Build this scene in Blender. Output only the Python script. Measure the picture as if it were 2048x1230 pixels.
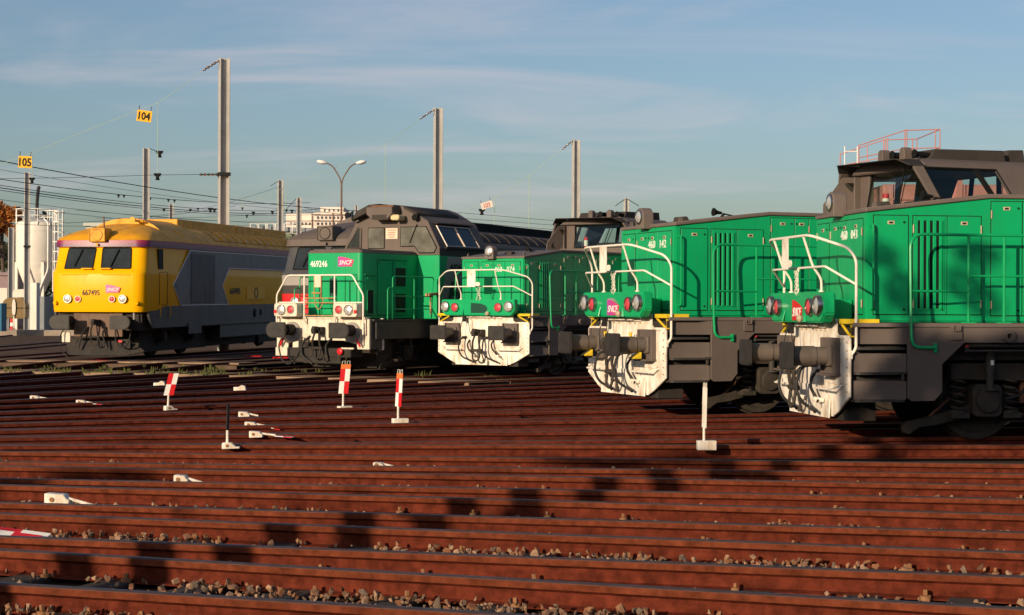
import bpy, bmesh, math, random
from mathutils import Vector, Matrix
for o in list(bpy.data.objects): bpy.data.objects.remove(o)
S = bpy.context.scene
COL = S.collection
PI = math.pi
# ------------------------------------------------------------------ camera, sky, sun, exposure
cam = bpy.data.cameras.new('camera'); co = bpy.data.objects.new('camera', cam); COL.objects.link(co)
co.location = (0, 0, 1.594); co.rotation_euler = (PI/2 + .0008, -.004, 0)
cam.sensor_width = 36; cam.lens = 36*3500/2048; cam.clip_start = .1; cam.clip_end = 6000
S.camera = co
SUN_EL = math.radians(13.5); LX, LY = .572, .820            # level direction in which the sunlight travels
W = bpy.data.worlds.new('World'); S.world = W; W.use_nodes = True
wn = W.node_tree.nodes; wl = W.node_tree.links; bg = wn['Background']
sky = wn.new('ShaderNodeTexSky'); sky.sky_type = 'NISHITA'; sky.sun_disc = False
sky.sun_elevation = SUN_EL; sky.sun_rotation = math.atan2(-LX, -LY)
sky.air_density = 1.0; sky.dust_density = 1.6; sky.ozone_density = 1.6
bg.inputs['Strength'].default_value = .092
def wnode(t, **k):
    n = wn.new(t)
    for a, v in k.items(): setattr(n, a, v)
    return n
tc = wnode('ShaderNodeTexCoord'); sep = wnode('ShaderNodeSeparateXYZ'); wl.new(tc.outputs['Generated'], sep.inputs[0])
zc = wnode('ShaderNodeMath', operation='ADD'); wl.new(sep.outputs[2], zc.inputs[0]); zc.inputs[1].default_value = .16
zm = wnode('ShaderNodeMath', operation='MAXIMUM'); wl.new(zc.outputs[0], zm.inputs[0]); zm.inputs[1].default_value = .04
dx = wnode('ShaderNodeMath', operation='DIVIDE'); wl.new(sep.outputs[0], dx.inputs[0]); wl.new(zm.outputs[0], dx.inputs[1])
dy = wnode('ShaderNodeMath', operation='DIVIDE'); wl.new(sep.outputs[1], dy.inputs[0]); wl.new(zm.outputs[0], dy.inputs[1])
cb = wnode('ShaderNodeCombineXYZ'); wl.new(dx.outputs[0], cb.inputs[0]); wl.new(dy.outputs[0], cb.inputs[1])
def cloudlayer(rot, scl, loc, nscale, lo, hi, det=7):
    mp = wnode('ShaderNodeMapping'); mp.inputs['Rotation'].default_value = (0, 0, rot); mp.inputs['Scale'].default_value = scl; mp.inputs['Location'].default_value = loc
    wl.new(cb.outputs[0], mp.inputs[0])
    nz = wnode('ShaderNodeTexNoise'); nz.inputs['Scale'].default_value = nscale; nz.inputs['Detail'].default_value = det; nz.inputs['Roughness'].default_value = .55
    nz.inputs['Distortion'].default_value = .7
    wl.new(mp.outputs[0], nz.inputs['Vector'])
    mr = wnode('ShaderNodeMapRange'); mr.interpolation_type = 'SMOOTHSTEP'; mr.inputs['From Min'].default_value = lo; mr.inputs['From Max'].default_value = hi
    wl.new(nz.outputs[0], mr.inputs[0]); return mr
c1 = cloudlayer(.5, (.8, 1.25, 1), (2.3, .7, 0), 1.7, .47, .80, 9)
c2 = cloudlayer(-.45, (.5, 1.9, 1), (7.1, 3.3, 0), 1.5, .50, .80, 9)
ca = wnode('ShaderNodeMath', operation='ADD'); ca.use_clamp = True; wl.new(c1.outputs[0], ca.inputs[0]); wl.new(c2.outputs[0], ca.inputs[1])
cm = wnode('ShaderNodeMath', operation='MULTIPLY'); wl.new(ca.outputs[0], cm.inputs[0]); cm.inputs[1].default_value = .42
tint = wnode('ShaderNodeMix', data_type='RGBA'); tint.blend_type = 'MULTIPLY'; tint.inputs[0].default_value = 1
wl.new(sky.outputs[0], tint.inputs[6]); tint.inputs[7].default_value = (1.0, 1.08, 1.24, 1)
mx = wnode('ShaderNodeMix', data_type='RGBA'); wl.new(cm.outputs[0], mx.inputs[0]); wl.new(tint.outputs[2], mx.inputs[6]); mx.inputs[7].default_value = (7.0, 6.3, 6.7, 1)
wl.new(mx.outputs[2], bg.inputs['Color'])
sl = bpy.data.lights.new('sun', 'SUN'); sl.energy = 5.0; sl.angle = math.radians(.45); sl.color = (1, .80, .56)
so = bpy.data.objects.new('sun', sl); COL.objects.link(so)
ce = math.cos(SUN_EL)
so.rotation_euler = Vector((LX*ce, LY*ce, -math.sin(SUN_EL))).to_track_quat('-Z', 'Y').to_euler()
S.view_settings.view_transform = 'Standard'; S.view_settings.look = 'None'; S.view_settings.exposure = 0; S.view_settings.gamma = 1
S.render.engine = 'CYCLES'
# ------------------------------------------------------------------ materials
MAT = {}
def P(name, col, rough=.5, metal=0., var=.12, scale=3., dirt=0., dcol=(.06, .045, .03), dscale=(4, 4, .7), bump=0., bscale=60., coat=0., spec=.3, dlo=.5):
    m = bpy.data.materials.new(name); m.use_nodes = True; n = m.node_tree.nodes; l = m.node_tree.links
    b = n['Principled BSDF']; b.inputs['Roughness'].default_value = rough; b.inputs['Metallic'].default_value = metal
    b.inputs['Coat Weight'].default_value = coat; b.inputs['Coat Roughness'].default_value = .12; b.inputs['Specular IOR Level'].default_value = spec
    t = n.new('ShaderNodeTexCoord')
    nz = n.new('ShaderNodeTexNoise'); nz.inputs['Scale'].default_value = scale; nz.inputs['Detail'].default_value = 6; nz.inputs['Roughness'].default_value = .62
    l.new(t.outputs['Object'], nz.inputs['Vector'])
    mr = n.new('ShaderNodeMapRange'); mr.inputs['From Min'].default_value = .3; mr.inputs['From Max'].default_value = .7
    l.new(nz.outputs[0], mr.inputs[0])
    mix = n.new('ShaderNodeMix'); mix.data_type = 'RGBA'
    mix.inputs[6].default_value = tuple(c*(1-var) for c in col)+(1,); mix.inputs[7].default_value = tuple(min(1, c*(1+var)) for c in col)+(1,)
    l.new(mr.outputs[0], mix.inputs[0]); out = mix.outputs[2]
    if dirt > 0:
        mp = n.new('ShaderNodeMapping'); mp.inputs['Scale'].default_value = dscale; l.new(t.outputs['Object'], mp.inputs[0])
        n2 = n.new('ShaderNodeTexNoise'); n2.inputs['Scale'].default_value = 1.5; n2.inputs['Detail'].default_value = 8; n2.inputs['Roughness'].default_value = .7
        l.new(mp.outputs[0], n2.inputs['Vector'])
        r2 = n.new('ShaderNodeMapRange'); r2.inputs['From Min'].default_value = dlo; r2.inputs['From Max'].default_value = dlo+.25; r2.inputs['To Max'].default_value = dirt
        l.new(n2.outputs[0], r2.inputs[0])
        m2 = n.new('ShaderNodeMix'); m2.data_type = 'RGBA'; l.new(r2.outputs[0], m2.inputs[0]); l.new(out, m2.inputs[6]); m2.inputs[7].default_value = dcol+(1,)
        out = m2.outputs[2]
        r3 = n.new('ShaderNodeMapRange'); r3.inputs['To Min'].default_value = rough; r3.inputs['To Max'].default_value = min(1, rough+.35); l.new(r2.outputs[0], r3.inputs[0]); l.new(r3.outputs[0], b.inputs['Roughness'])
    l.new(out, b.inputs['Base Color'])
    if bump > 0:
        n3 = n.new('ShaderNodeTexNoise'); n3.inputs['Scale'].default_value = bscale; n3.inputs['Detail'].default_value = 5; l.new(t.outputs['Object'], n3.inputs['Vector'])
        bp = n.new('ShaderNodeBump'); bp.inputs['Strength'].default_value = bump; bp.inputs['Distance'].default_value = .01; l.new(n3.outputs[0], bp.inputs['Height']); l.new(bp.outputs[0], b.inputs['Normal'])
    MAT[name] = m; return m
P('green', (.004, .345, .120), .36, var=.07, scale=1.3, dirt=.42, dcol=(.02, .17, .065), dscale=(3.5, 3.5, .7), dlo=.5, coat=.05, spec=.35, bump=.10, bscale=2.2)
P('green_tube', (.006, .33, .11), .35, var=.08)
P('taupe', (.122, .095, .082), .65, var=.10, scale=2, dirt=.4, dcol=(.07, .05, .035), dlo=.55)
P('cap', (.150, .118, .102), .65, var=.12, dirt=.4, dcol=(.09, .065, .045), dlo=.5)
P('dark_frame', (.045, .040, .036), .65, var=.25, scale=4, dirt=.5, dcol=(.07, .05, .035), dlo=.5)
P('under', (.030, .025, .022), .75, var=.4, scale=6, dirt=.6, dcol=(.07, .05, .03), dlo=.5, bump=.3, bscale=30)
P('bogie', (.045, .036, .028), .75, var=.3, scale=6, dirt=.5, dcol=(.045, .033, .025), dlo=.45)
P('white_plough', (.86, .79, .69), .55, var=.10, scale=3, dirt=.85, dcol=(.38, .25, .14), dscale=(3.6, 3.6, 1.6), dlo=.44)
P('white_tube', (.80, .73, .62), .45, var=.05, scale=8, dirt=.35, dcol=(.45, .3, .18), dlo=.56, dscale=(12, 12, 6))
P('white_beam', (.70, .62, .50), .55, var=.08, scale=4, dirt=.8, dcol=(.26, .16, .08), dscale=(7, 7, 2.5), dlo=.5)
P('rusty_tube', (.45, .24, .09), .65, var=.3, scale=12)
P('yellow_edge', (.72, .50, .02), .5, var=.12, dirt=.3)
P('buffer_face', (.030, .027, .025), .55, var=.35, scale=7, dirt=.5, dcol=(.06, .048, .038), dlo=.5, bump=.15)
P('buffer_body', (.125, .10, .083), .5, var=.15, scale=5, dirt=.4)
P('rubber', (.018, .017, .017), .6, var=.3, scale=9)
P('steel', (.30, .27, .24), .4, metal=.8, var=.25, scale=10)
P('rust_steel', (.16, .075, .04), .75, var=.35, scale=9)
P('gasket', (.006, .010, .008), .8, var=.1)
P('handle', (.52, .40, .28), .5, var=.1)
P('hinge', (.46, .36, .24), .45, var=.2)
P('black', (.010, .010, .010), .8, var=.2, spec=.1)
P('roof_dark', (.048, .041, .037), .75, spec=.1, var=.2, scale=3, dirt=.4, dcol=(.10, .08, .06))
P('chrome', (.45, .42, .39), .28, metal=1, var=.1, scale=20)
P('lens_white', (.78, .76, .72), .12, metal=.6, var=.25, scale=40, bump=.6, bscale=90)
P('lens_red', (.62, .07, .085), .18, metal=.1, var=.25, scale=40, bump=.5, bscale=90)
P('red', (.62, .016, .02), .4, var=.1)
P('orange', (.85, .17, .04), .5, var=.1)
P('yellow', (.86, .42, .002), .33, var=.05, scale=1.5, dirt=.3, dcol=(.42, .20, .005), dscale=(2, 2, 1.2), dlo=.56, coat=0, spec=.1)
P('yellow_roof', (.74, .33, .008), .5, var=.14, scale=2.5, dirt=.55, dcol=(.25, .14, .02), dscale=(2, 2, 2), dlo=.48)
P('grey_panel', (.15, .148, .150), .5, var=.12, scale=2, dirt=.5, dcol=(.05, .055, .07), dscale=(3, 3, 1), dlo=.52)
P('dark_panel', (.065, .065, .07), .5, var=.15, scale=3, dirt=.5, dcol=(.10, .08, .06), dscale=(2.5, 2.5, .4), dlo=.52)
P('skirt', (.16, .10, .07), .7, var=.2, dirt=.5)
P('taupe_light', (.30, .27, .245), .5, var=.08)
P('white_print', (.80, .78, .72), .5, var=.03)
P('black_print', (.012, .012, .012), .5, var=.1)
P('dark_green_print', (.006, .055, .035), .5, var=.1)
P('edging', (.80, .76, .72), .5, var=.1)
P('magenta', (.52, .035, .12), .4, var=.1)
P('rail_head_side', (.132, .033, .0145), .9, var=.42, scale=12, dirt=.5, dcol=(.07, .014, .007), dscale=(.8, 3, 3), dlo=.5, bump=.2, bscale=70, spec=.06)
P('rail_web', (.110, .0225, .0115), .9, var=.48, scale=11, spec=.06, dirt=.6, dcol=(.040, .009, .005), dscale=(.6, 2.5, 9), dlo=.46, bump=.25, bscale=70)
P('rail_web_dark', (.088, .0190, .0115), .9, spec=.06, var=.45, scale=8, dirt=.65, dcol=(.035, .011, .007), dscale=(.5, 2, 6), dlo=.44, bump=.25, bscale=70)
P('rail_head_top', (.085, .050, .044), .48, metal=.3, var=.3, scale=9, dirt=.6, dcol=(.07, .022, .012), dscale=(.4, 6, 6), dlo=.5)
P('sleeper', (.060, .047, .038), .85, var=.35, scale=8, dirt=.5, dcol=(.03, .022, .018), dscale=(1, 14, 14), dlo=.45, bump=.5, bscale=25)
P('screw', (.26, .125, .055), .8, var=.25, scale=25)
for i, c in enumerate([(.22, .095, .045), (.18, .098, .058), (.27, .135, .07), (.16, .11, .078), (.33, .20, .12)]):
    P('stone%d' % i, c, .85, var=.28, scale=18, bump=.4, bscale=45)
P('ground', (.085, .050, .034), .95, spec=.05, var=.35, scale=.8, dirt=.6, dcol=(.075, .05, .038), dscale=(.5, .5, .5), dlo=.45, bump=.6, bscale=18)
P('ballast_bed', (.060, .030, .019), .95, spec=.05, var=.45, scale=14, bump=.9, bscale=22)
P('apron', (.120, .078, .052), .95, var=.4, scale=.9, spec=.05, dirt=.6, dcol=(.06, .04, .03), dscale=(.4, .4, .4), dlo=.45, bump=.5, bscale=12)
P('path', (.28, .185, .12), .9, spec=.05, var=.25, scale=1.5, dirt=.6, dcol=(.17, .115, .08), dscale=(.7, .7, .7), dlo=.48, bump=.3, bscale=25)
P('concrete', (.30, .24, .19), .85, var=.2, scale=2, dirt=.5, dcol=(.14, .10, .08), bump=.2)
P('weed', (.075, .082, .018), .8, var=.4, scale=3)
P('pole', (.42, .405, .385), .55, metal=.0, var=.14, scale=.8, dirt=.4, dcol=(.22, .19, .17), dscale=(3, 3, .25), dlo=.5)
P('wire', (.022, .022, .026), .6, var=.1)
P('hanger', (.36, .46, .30), .6, var=.1)
P('insulator', (.22, .11, .07), .35, var=.3, scale=20)
P('sign_yellow', (.90, .46, .02), .5, var=.05)
P('lamp_post', (.16, .085, .055), .6, var=.2)
P('lamp_head', (.72, .70, .68), .3, var=.05)
P('silo', (.74, .69, .61), .5, var=.05, scale=1, dirt=.3, dcol=(.5, .43, .36), dscale=(1.5, 1.5, .3), dlo=.5)
P('silo_steel', (.80, .77, .72), .5, var=.08)
P('wall_white', (.72, .62, .54), .8, var=.05, scale=.3)
P('band_grey', (.25, .18, .19), .8)
P('window_far', (.10, .12, .14), .25, var=.3)
P('green_shed', (.17, .20, .14), .7, var=.1, scale=.3)
P('shed_roof', (.22, .24, .26), .6, var=.1)
P('shed_light', (.45, .47, .42), .7, var=.05)
P('pink_red', (.50, .20, .17), .6, var=.12, scale=1, dirt=.35, dcol=(.45, .2, .16), dlo=.5)
P('canvas', (.20, .135, .06), .8, var=.15)
P('blue', (.01, .12, .22), .5)
P('cream_plate', (.72, .56, .42), .5, var=.05)
P('visor', (.62, .50, .28), .6)
P('grille', (.016, .012, .010), .7, var=.3)
P('bark', (.09, .065, .05), .9, var=.3, scale=5)
P('wood', (.52, .27, .14), .7, var=.15, scale=4, dirt=.4, dcol=(.3, .14, .07), dscale=(2, 12, 12))
P('leaf_autumn', (.33, .115, .022), .8, var=.55, scale=.5)
P('leaf_green', (.045, .05, .02), .8, var=.5, scale=.6)
def glassmat(name, tint, tr):
    m = bpy.data.materials.new(name); m.use_nodes = True; n = m.node_tree.nodes; l = m.node_tree.links
    for x in list(n): n.remove(x)
    o = n.new('ShaderNodeOutputMaterial'); t = n.new('ShaderNodeBsdfTransparent'); t.inputs[0].default_value = tint+(1,)
    g = n.new('ShaderNodeBsdfGlossy'); g.inputs['Roughness'].default_value = .03; g.inputs['Color'].default_value = (.9, .95, .95, 1)
    f0 = n.new('ShaderNodeLayerWeight'); f0.inputs[0].default_value = .5; f = n.new('ShaderNodeMath'); f.operation = 'POWER'; l.new(f0.outputs['Facing'], f.inputs[0]); f.inputs[1].default_value = 4
    mx = n.new('ShaderNodeMixShader'); mu = n.new('ShaderNodeMath'); mu.operation = 'MULTIPLY_ADD'; mu.inputs[1].default_value = .7; mu.inputs[2].default_value = tr+.03
    l.new(f.outputs[0], mu.inputs[0]); l.new(mu.outputs[0], mx.inputs[0]); l.new(t.outputs[0], mx.inputs[1]); l.new(g.outputs[0], mx.inputs[2]); l.new(mx.outputs[0], o.inputs[0])
    MAT[name] = m
glassmat('glass', (.88, .93, .91), .01)
glassmat('glass_dirty', (.62, .64, .62), .06)
P('glass_dark', (.020, .026, .028), .10, var=.5, scale=1.6, spec=.35)
P('glass_grey', (.10, .095, .08), .12, var=.5, scale=2.5, spec=.7)
def gradmat(name, c0, c1, axis):
    m = bpy.data.materials.new(name); m.use_nodes = True; n = m.node_tree.nodes; l = m.node_tree.links; b = n['Principled BSDF']; b.inputs['Roughness'].default_value = .4
    t = n.new('ShaderNodeTexCoord'); s = n.new('ShaderNodeSeparateXYZ'); l.new(t.outputs['Generated'], s.inputs[0])
    mx = n.new('ShaderNodeMix'); mx.data_type = 'RGBA'; l.new(s.outputs[axis], mx.inputs[0]); mx.inputs[6].default_value = c0+(1,); mx.inputs[7].default_value = c1+(1,); l.new(mx.outputs[2], b.inputs['Base Color']); MAT[name] = m
gradmat('logo_x', (.42, .05, .35), (.70, .05, .10), 0)
gradmat('logo_y', (.70, .05, .10), (.42, .05, .35), 1)
gradmat('stripe_z', (.07, .014, .08), (.31, .016, .055), 2)
# ------------------------------------------------------------------ mesh helpers
class M:
    """collects shapes; loco frame (flip): x to the rear, u to the right-hand side seen from the front-right, z up"""
    def __init__(s, flip=False): s.v = []; s.f = []; s.mi = []; s.flip = flip; s.cur = 0
    def add(s, vs, fs):
        k = len(s.v); s.v += [tuple(p) for p in vs]; s.f += [tuple(i+k for i in f) for f in fs]; s.mi += [s.cur]*len(fs); return s
    def box(s, x0, x1, u0, u1, z0, z1):
        return s.add([(x0,u0,z0),(x1,u0,z0),(x1,u1,z0),(x0,u1,z0),(x0,u0,z1),(x1,u0,z1),(x1,u1,z1),(x0,u1,z1)],
                     [(0,3,2,1),(4,5,6,7),(0,1,5,4),(1,2,6,5),(2,3,7,6),(3,0,4,7)])
    def obox(s, c, ax, ay, az):            # box from centre and three half-axis vectors
        c, ax, ay, az = map(Vector, (c, ax, ay, az)); vs = []
        for k in (-1, 1):
            for a, b in ((-1,-1),(1,-1),(1,1),(-1,1)): vs.append(c+ax*a+ay*b+az*k)
        return s.add(vs, [(0,3,2,1),(4,5,6,7),(0,1,5,4),(1,2,6,5),(2,3,7,6),(3,0,4,7)])
    def prism(s, poly, axis, a0, a1):
        n = len(poly); mk = {'x': lambda p, a: (a, p[0], p[1]), 'u': lambda p, a: (p[0], a, p[1]), 'z': lambda p, a: (p[0], p[1], a)}[axis]
        vs = [mk(p, a0) for p in poly]+[mk(p, a1) for p in poly]
        return s.add(vs, [tuple(range(n))[::-1], tuple(range(n, 2*n))]+[(i, (i+1) % n, (i+1) % n+n, i+n) for i in range(n)])
    def plate(s, pts, th):                 # polygon in space thickened along its normal
        pts = [Vector(p) for p in pts]; nrm = (pts[1]-pts[0]).cross(pts[2]-pts[0]).normalized()*th; n = len(pts)
        return s.add(pts+[p+nrm for p in pts], [tuple(range(n))[::-1], tuple(range(n, 2*n))]+[(i, (i+1) % n, (i+1) % n+n, i+n) for i in range(n)])
    def cyl(s, p0, p1, r0, r1=None, n=16):
        p0, p1 = Vector(p0), Vector(p1); r1 = r0 if r1 is None else r1; d = (p1-p0).normalized()
        a = d.orthogonal().normalized(); b = d.cross(a); vs = []
        for p, r in ((p0, r0), (p1, r1)):
            for i in range(n): t = 2*PI*i/n; vs.append(p+(a*math.cos(t)+b*math.sin(t))*r)
        return s.add(vs, [tuple(range(n))[::-1], tuple(range(n, 2*n))]+[(i, (i+1) % n, (i+1) % n+n, i+n) for i in range(n)])
    def lathe(s, p0, d, prof, n=24):       # prof: (distance along d, radius)
        p0 = Vector(p0); d = Vector(d).normalized(); a = d.orthogonal().normalized(); b = d.cross(a); vs = []; fs = []
        for (h, r) in prof:
            for i in range(n): t = 2*PI*i/n; vs.append(p0+d*h+(a*math.cos(t)+b*math.sin(t))*max(r, 1e-4))
        for k in range(len(prof)-1):
            for i in range(n): j = (i+1) % n; fs.append((k*n+i, k*n+j, (k+1)*n+j, (k+1)*n+i))
        fs += [tuple(range(n))[::-1], tuple(range((len(prof)-1)*n, len(prof)*n))]
        return s.add(vs, fs)
    def tube(s, pts, r, n=8, closed=False):
        pts = [Vector(p) for p in pts]; m = len(pts); vs = []; fs = []; a = None
        for i, p in enumerate(pts):
            if closed: t = (pts[(i+1) % m]-pts[i-1]).normalized()
            else: t = ((pts[min(i+1, m-1)]-pts[max(i-1, 0)])).normalized()
            if a is None: a = t.orthogonal().normalized()
            else: a = (a-t*a.dot(t)); a = a.normalized() if a.length > 1e-6 else t.orthogonal().normalized()
            b = t.cross(a)
            for k in range(n): q = 2*PI*k/n; vs.append(p+(a*math.cos(q)+b*math.sin(q))*r)
        for i in range(m if closed else m-1):
            j = (i+1) % m
            for k in range(n): kk = (k+1) % n; fs.append((i*n+k, i*n+kk, j*n+kk, j*n+k))
        if not closed: fs += [tuple(range(n))[::-1], tuple(range((m-1)*n, m*n))]
        return s.add(vs, fs)
    def mesh(s, name, mats, bevel=0, smooth=True, seg=1, sharp=35):
        me = bpy.data.meshes.new(name); me.from_pydata([(x, -u, z) if s.flip else (x, u, z) for x, u, z in s.v], [], s.f)
        if not isinstance(mats, (list, tuple)): mats = [mats]
        for q in mats: me.materials.append(MAT[q])
        if len(mats) > 1: me.polygons.foreach_set('material_index', s.mi)
        bm = bmesh.new(); bm.from_mesh(me); bmesh.ops.recalc_face_normals(bm, faces=bm.faces)
        if bevel:
            es = [e for e in bm.edges if len(e.link_faces) == 2 and e.calc_face_angle(0) > .5]
            bmesh.ops.bevel(bm, geom=es, offset=bevel, segments=seg, affect='EDGES', clamp_overlap=True)
        bm.to_mesh(me); bm.free()
        if smooth:
            me.polygons.foreach_set('use_smooth', [True]*len(me.polygons)); me.set_sharp_from_angle(angle=math.radians(sharp))
        return me
    def build(s, name, mats, parent=None, **k):
        o = bpy.data.objects.new(name, s.mesh(name, mats, **k)); COL.objects.link(o); o.parent = parent; return o
def L(): return M(True)
def rnd(pts, r, seg=5):                    # polyline with rounded corners
    pts = [Vector(p) for p in pts]; out = [pts[0]]
    for i in range(1, len(pts)-1):
        a, b, c = pts[i-1], pts[i], pts[i+1]; d1 = (a-b); d2 = (c-b); rr = min(r, d1.length*.45, d2.length*.45)
        q0 = b+d1.normalized()*rr; q1 = b+d2.normalized()*rr
        for k in range(seg+1): t = k/seg; out.append(q0*(1-t)**2+b*2*t*(1-t)+q1*t*t)
    return out+[pts[-1]]
def rrect(u0, u1, z0, z1, r, n=4, corners=(1,1,1,1)):
    out = []
    for (cu, cz, a0, on) in ((u1-r, z1-r, 0, corners[0]), (u0+r, z1-r, 90, corners[1]), (u0+r, z0+r, 180, corners[2]), (u1-r, z0+r, 270, corners[3])):
        for k in range(n+1):
            a = math.radians(a0+90*k/n); out.append((cu+r*math.cos(a), cz+r*math.sin(a)))
    return out
def tag(o, label, cat, group=None):
    o['label'] = label; o['category'] = cat
    if group: o['group'] = group
    return o
def thing(name, label, cat, loc=(0,0,0), rz=0, group=None):
    o = bpy.data.objects.new(name, None); COL.objects.link(o); o.location = loc; o.rotation_euler = (0, 0, rz); o.empty_display_size = .3
    return tag(o, label, cat, group)
def struct(o): o['kind'] = 'structure'; return o
def stuff(o): o['kind'] = 'stuff'; return o
def copy_tree(o, parent=None):
    c = o.copy(); COL.objects.link(c); c.parent = parent
    for ch in list(o.children): copy_tree(ch, c)
    return c
FONT_CACHE = {}
def text(name, s, h, origin, face, mat, parent, sx=.8, flip=True, shear=0, bold=0, centre=False):
    """lettering lying flat on a face; origin in loco frame; face 'front' (towards -x), 'side' (towards +u) or a (right, up) pair"""
    key = (s, shear, bold)
    if key not in FONT_CACHE:
        cu = bpy.data.curves.new('t', 'FONT'); cu.body = s; cu.size = 1; cu.extrude = .004; cu.shear = shear; cu.offset = bold; cu.resolution_u = 3
        t = bpy.data.objects.new('t', cu); COL.objects.link(t); dg = bpy.context.evaluated_depsgraph_get(); dg.update()
        FONT_CACHE[key] = bpy.data.meshes.new_from_object(t.evaluated_get(dg)); bpy.data.objects.remove(t)
    me = FONT_CACHE[key].copy(); me.name = name; me.materials.clear(); me.materials.append(MAT[mat])
    right, up = {'front': ((0,-1,0), (0,0,1)), 'side': ((1,0,0), (0,0,1))}.get(face, face) if isinstance(face, str) else face
    r, u = Vector(right), Vector(up); n = r.cross(u); k = h/.70
    o3 = Vector((origin[0], -origin[1] if flip else origin[1], origin[2]))
    if centre:
        xs = [v.co.x for v in me.vertices]; o3 = o3-r*(k*sx*(max(xs)+min(xs))/2)
    mt = Matrix((( r.x*k*sx, u.x*k, n.x, o3.x), (r.y*k*sx, u.y*k, n.y, o3.y), (r.z*k*sx, u.z*k, n.z, o3.z), (0,0,0,1)))
    me.transform(mt); o = bpy.data.objects.new(name, me); COL.objects.link(o); o.parent = parent; return o
def logo(parent, x, u0, u1, z0, z1, grey=False, mat='logo_y'):
    w = u1-u0; h = z1-z0
    poly = [(u0, z0), (u0+.86*w, z0), (u1, z0+.62*h)]+[(u0+w*(1-.98*t), z0+h*(.62+.38*math.sin(t*PI/2))) for t in (.15, .3, .45, .6, .8)]+[(u0, z1)]
    m = L(); m.prism(poly, 'x', x-.003, x); o = m.build('logo', mat, parent, smooth=False)
    text('logo_lettering', 'SNCF', h*.42, (x-.006, u0+.07*w, z0+.2*h), 'front', 'white_print', o, sx=w*.88/(h*.42)*.255, shear=.25, bold=.012)
    return o
# ------------------------------------------------------------------ parts shared by the locomotives
def wheelset(par, x, r=.5, mat='bogie'):
    for s in (-1, 1):
        m = L(); m.lathe((x, s*.685, r), (0, s, 0), [(0, r*.5), (0, r+.028), (.03, r+.028), (.035, r), (.135, r-.003), (.138, r*.86), (.10, r*.82), (.09, r*.40), (.16, r*.34), (.17, r*.12)], 36)
        m.build('wheel', mat, par)
    m = L(); m.cyl((x, -.68, r), (x, .68, r), .08); m.build('axle', 'under', par)
def spring(m, c, z0, z1, R=.085, r=.017, turns=4.5):
    n = int(turns*12); m.tube([(c[0]+R*math.cos(i*2*PI/12), c[1]+R*math.sin(i*2*PI/12), z0+(z1-z0)*i/n) for i in range(n+1)], r, 6)
def bogie(par, xs, r=.5, u=1.05, mat='bogie', detail=True):
    for x in xs: wheelset(par, x, r)
    a, b = xs[0], xs[1]
    for s in (-1, 1):
        m = L(); z = r+.32
        m.prism([(a-.45, z-.06), (a-.45, z+.14), (b+.45, z+.14), (b+.45, z-.06), (b-.5, z-.08), (b-.75, z-.28), (a+.75, z-.28), (a+.5, z-.08)], 'u', s*(u-.06), s*(u+.06))
        m.build('bogie_frame', mat, par, bevel=.01)
        for x in xs:
            q = L(); q.prism(rrect(x-.19, x+.19, r-.2, r+.2, .08), 'u', s*(u-.1), s*(u+.12)); q.lathe((x, s*(u+.12), r), (0, s, 0), [(0, .15), (.04, .15), (.05, .10), (.05, .01)], 20)
            q.build('axle_box', mat, par, bevel=.008)
            if detail and s > 0:
                for d in (-.34, .34):
                    q = L(); spring(q, (x+d, s*u, 0), r-.12, r+.26); q.cyl((x+d, s*u, r-.16), (x+d, s*u, r-.12), .11); q.build('coil_spring', mat, par)
                    q = L(); q.prism([(x+d-.12, r-.22), (x+d+.12, r-.22), (x+d+.12, r-.15), (x+d-.12, r-.15)], 'u', s*(u-.1), s*(u+.1)); q.build('spring_seat', mat, par, bevel=.006)
    if detail:
        m = L(); m.cyl((a+.02, u+.14, r+.62), (a+.02, u+.14, r+.36), .062); m.cyl((a+.02, u+.14, r+.36), (a+.02, u+.14, r+.15), .045); m.cyl((a+.02, u+.14, r+.15), (a+.02, u+.14, r+.13), .11)
        d = m.build('damper', 'dark_frame', par); q = L(); q.box(a+.0, a+.04, u+.2, u+.206, r+.44, r+.5); q.build('data_plate', 'white_print', d)
        m = L(); m.prism([(a-.95, r-.42), (a-1.02, r-.40), (a-1.04, r-.32), (a-.98, r-.26), (a-.75, r-.22), (a-.3, r-.10), (a-.05, r+.02), (a-.05, r-.12), (a-.32, r-.24), (a-.62, r-.31), (a-.82, r-.33), (a-.9, r-.38)], 'u', u-.12, u-.02)
        m.build('lifeguard', mat, par, bevel=.006)
        m = L(); m.tube(rnd([(a+.5, u+.16, r+.62), (a+.52, u+.18, r+.3), (a+.42, u+.2, r+.08), (a+.2, u+.18, r+.02)], .15), .02); m.build('brake_hose', 'rubber', par)
        m = L(); m.tube([(a-.75, u-.1, r-.28), (a-.45, u-.1, r-.02), (a-.2, u-.1, r+.12)], .02); m.build('sand_pipe', 'rust_steel', par)
def round_head(par, x, s, w=.48, h=.34, side=0, th=.05, bow=.02):
    """buffer: head plate, shank and socket; s is the sign of u; side=+1 makes the outer end round"""
    b = L(); u = s*.875
    if side: poly = [(u-s*w*.42, 1.045-h/2), (u+s*(w*.58-h/2), 1.045-h/2)]+[(u+s*(w*.58-h/2+h/2*math.sin(t*PI/10)), 1.045-h/2*math.cos(t*PI/10)) for t in range(1, 10)]+[(u+s*(w*.58-h/2), 1.045+h/2), (u-s*w*.42, 1.045+h/2)]
    else: poly = rrect(u-w/2, u+w/2, 1.045-h/2, 1.045+h/2, .035)
    b.prism(poly, 'x', x, x+th); o = b.build('buffer_head', 'buffer_face', par, bevel=.014, seg=2)
    return o
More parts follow.
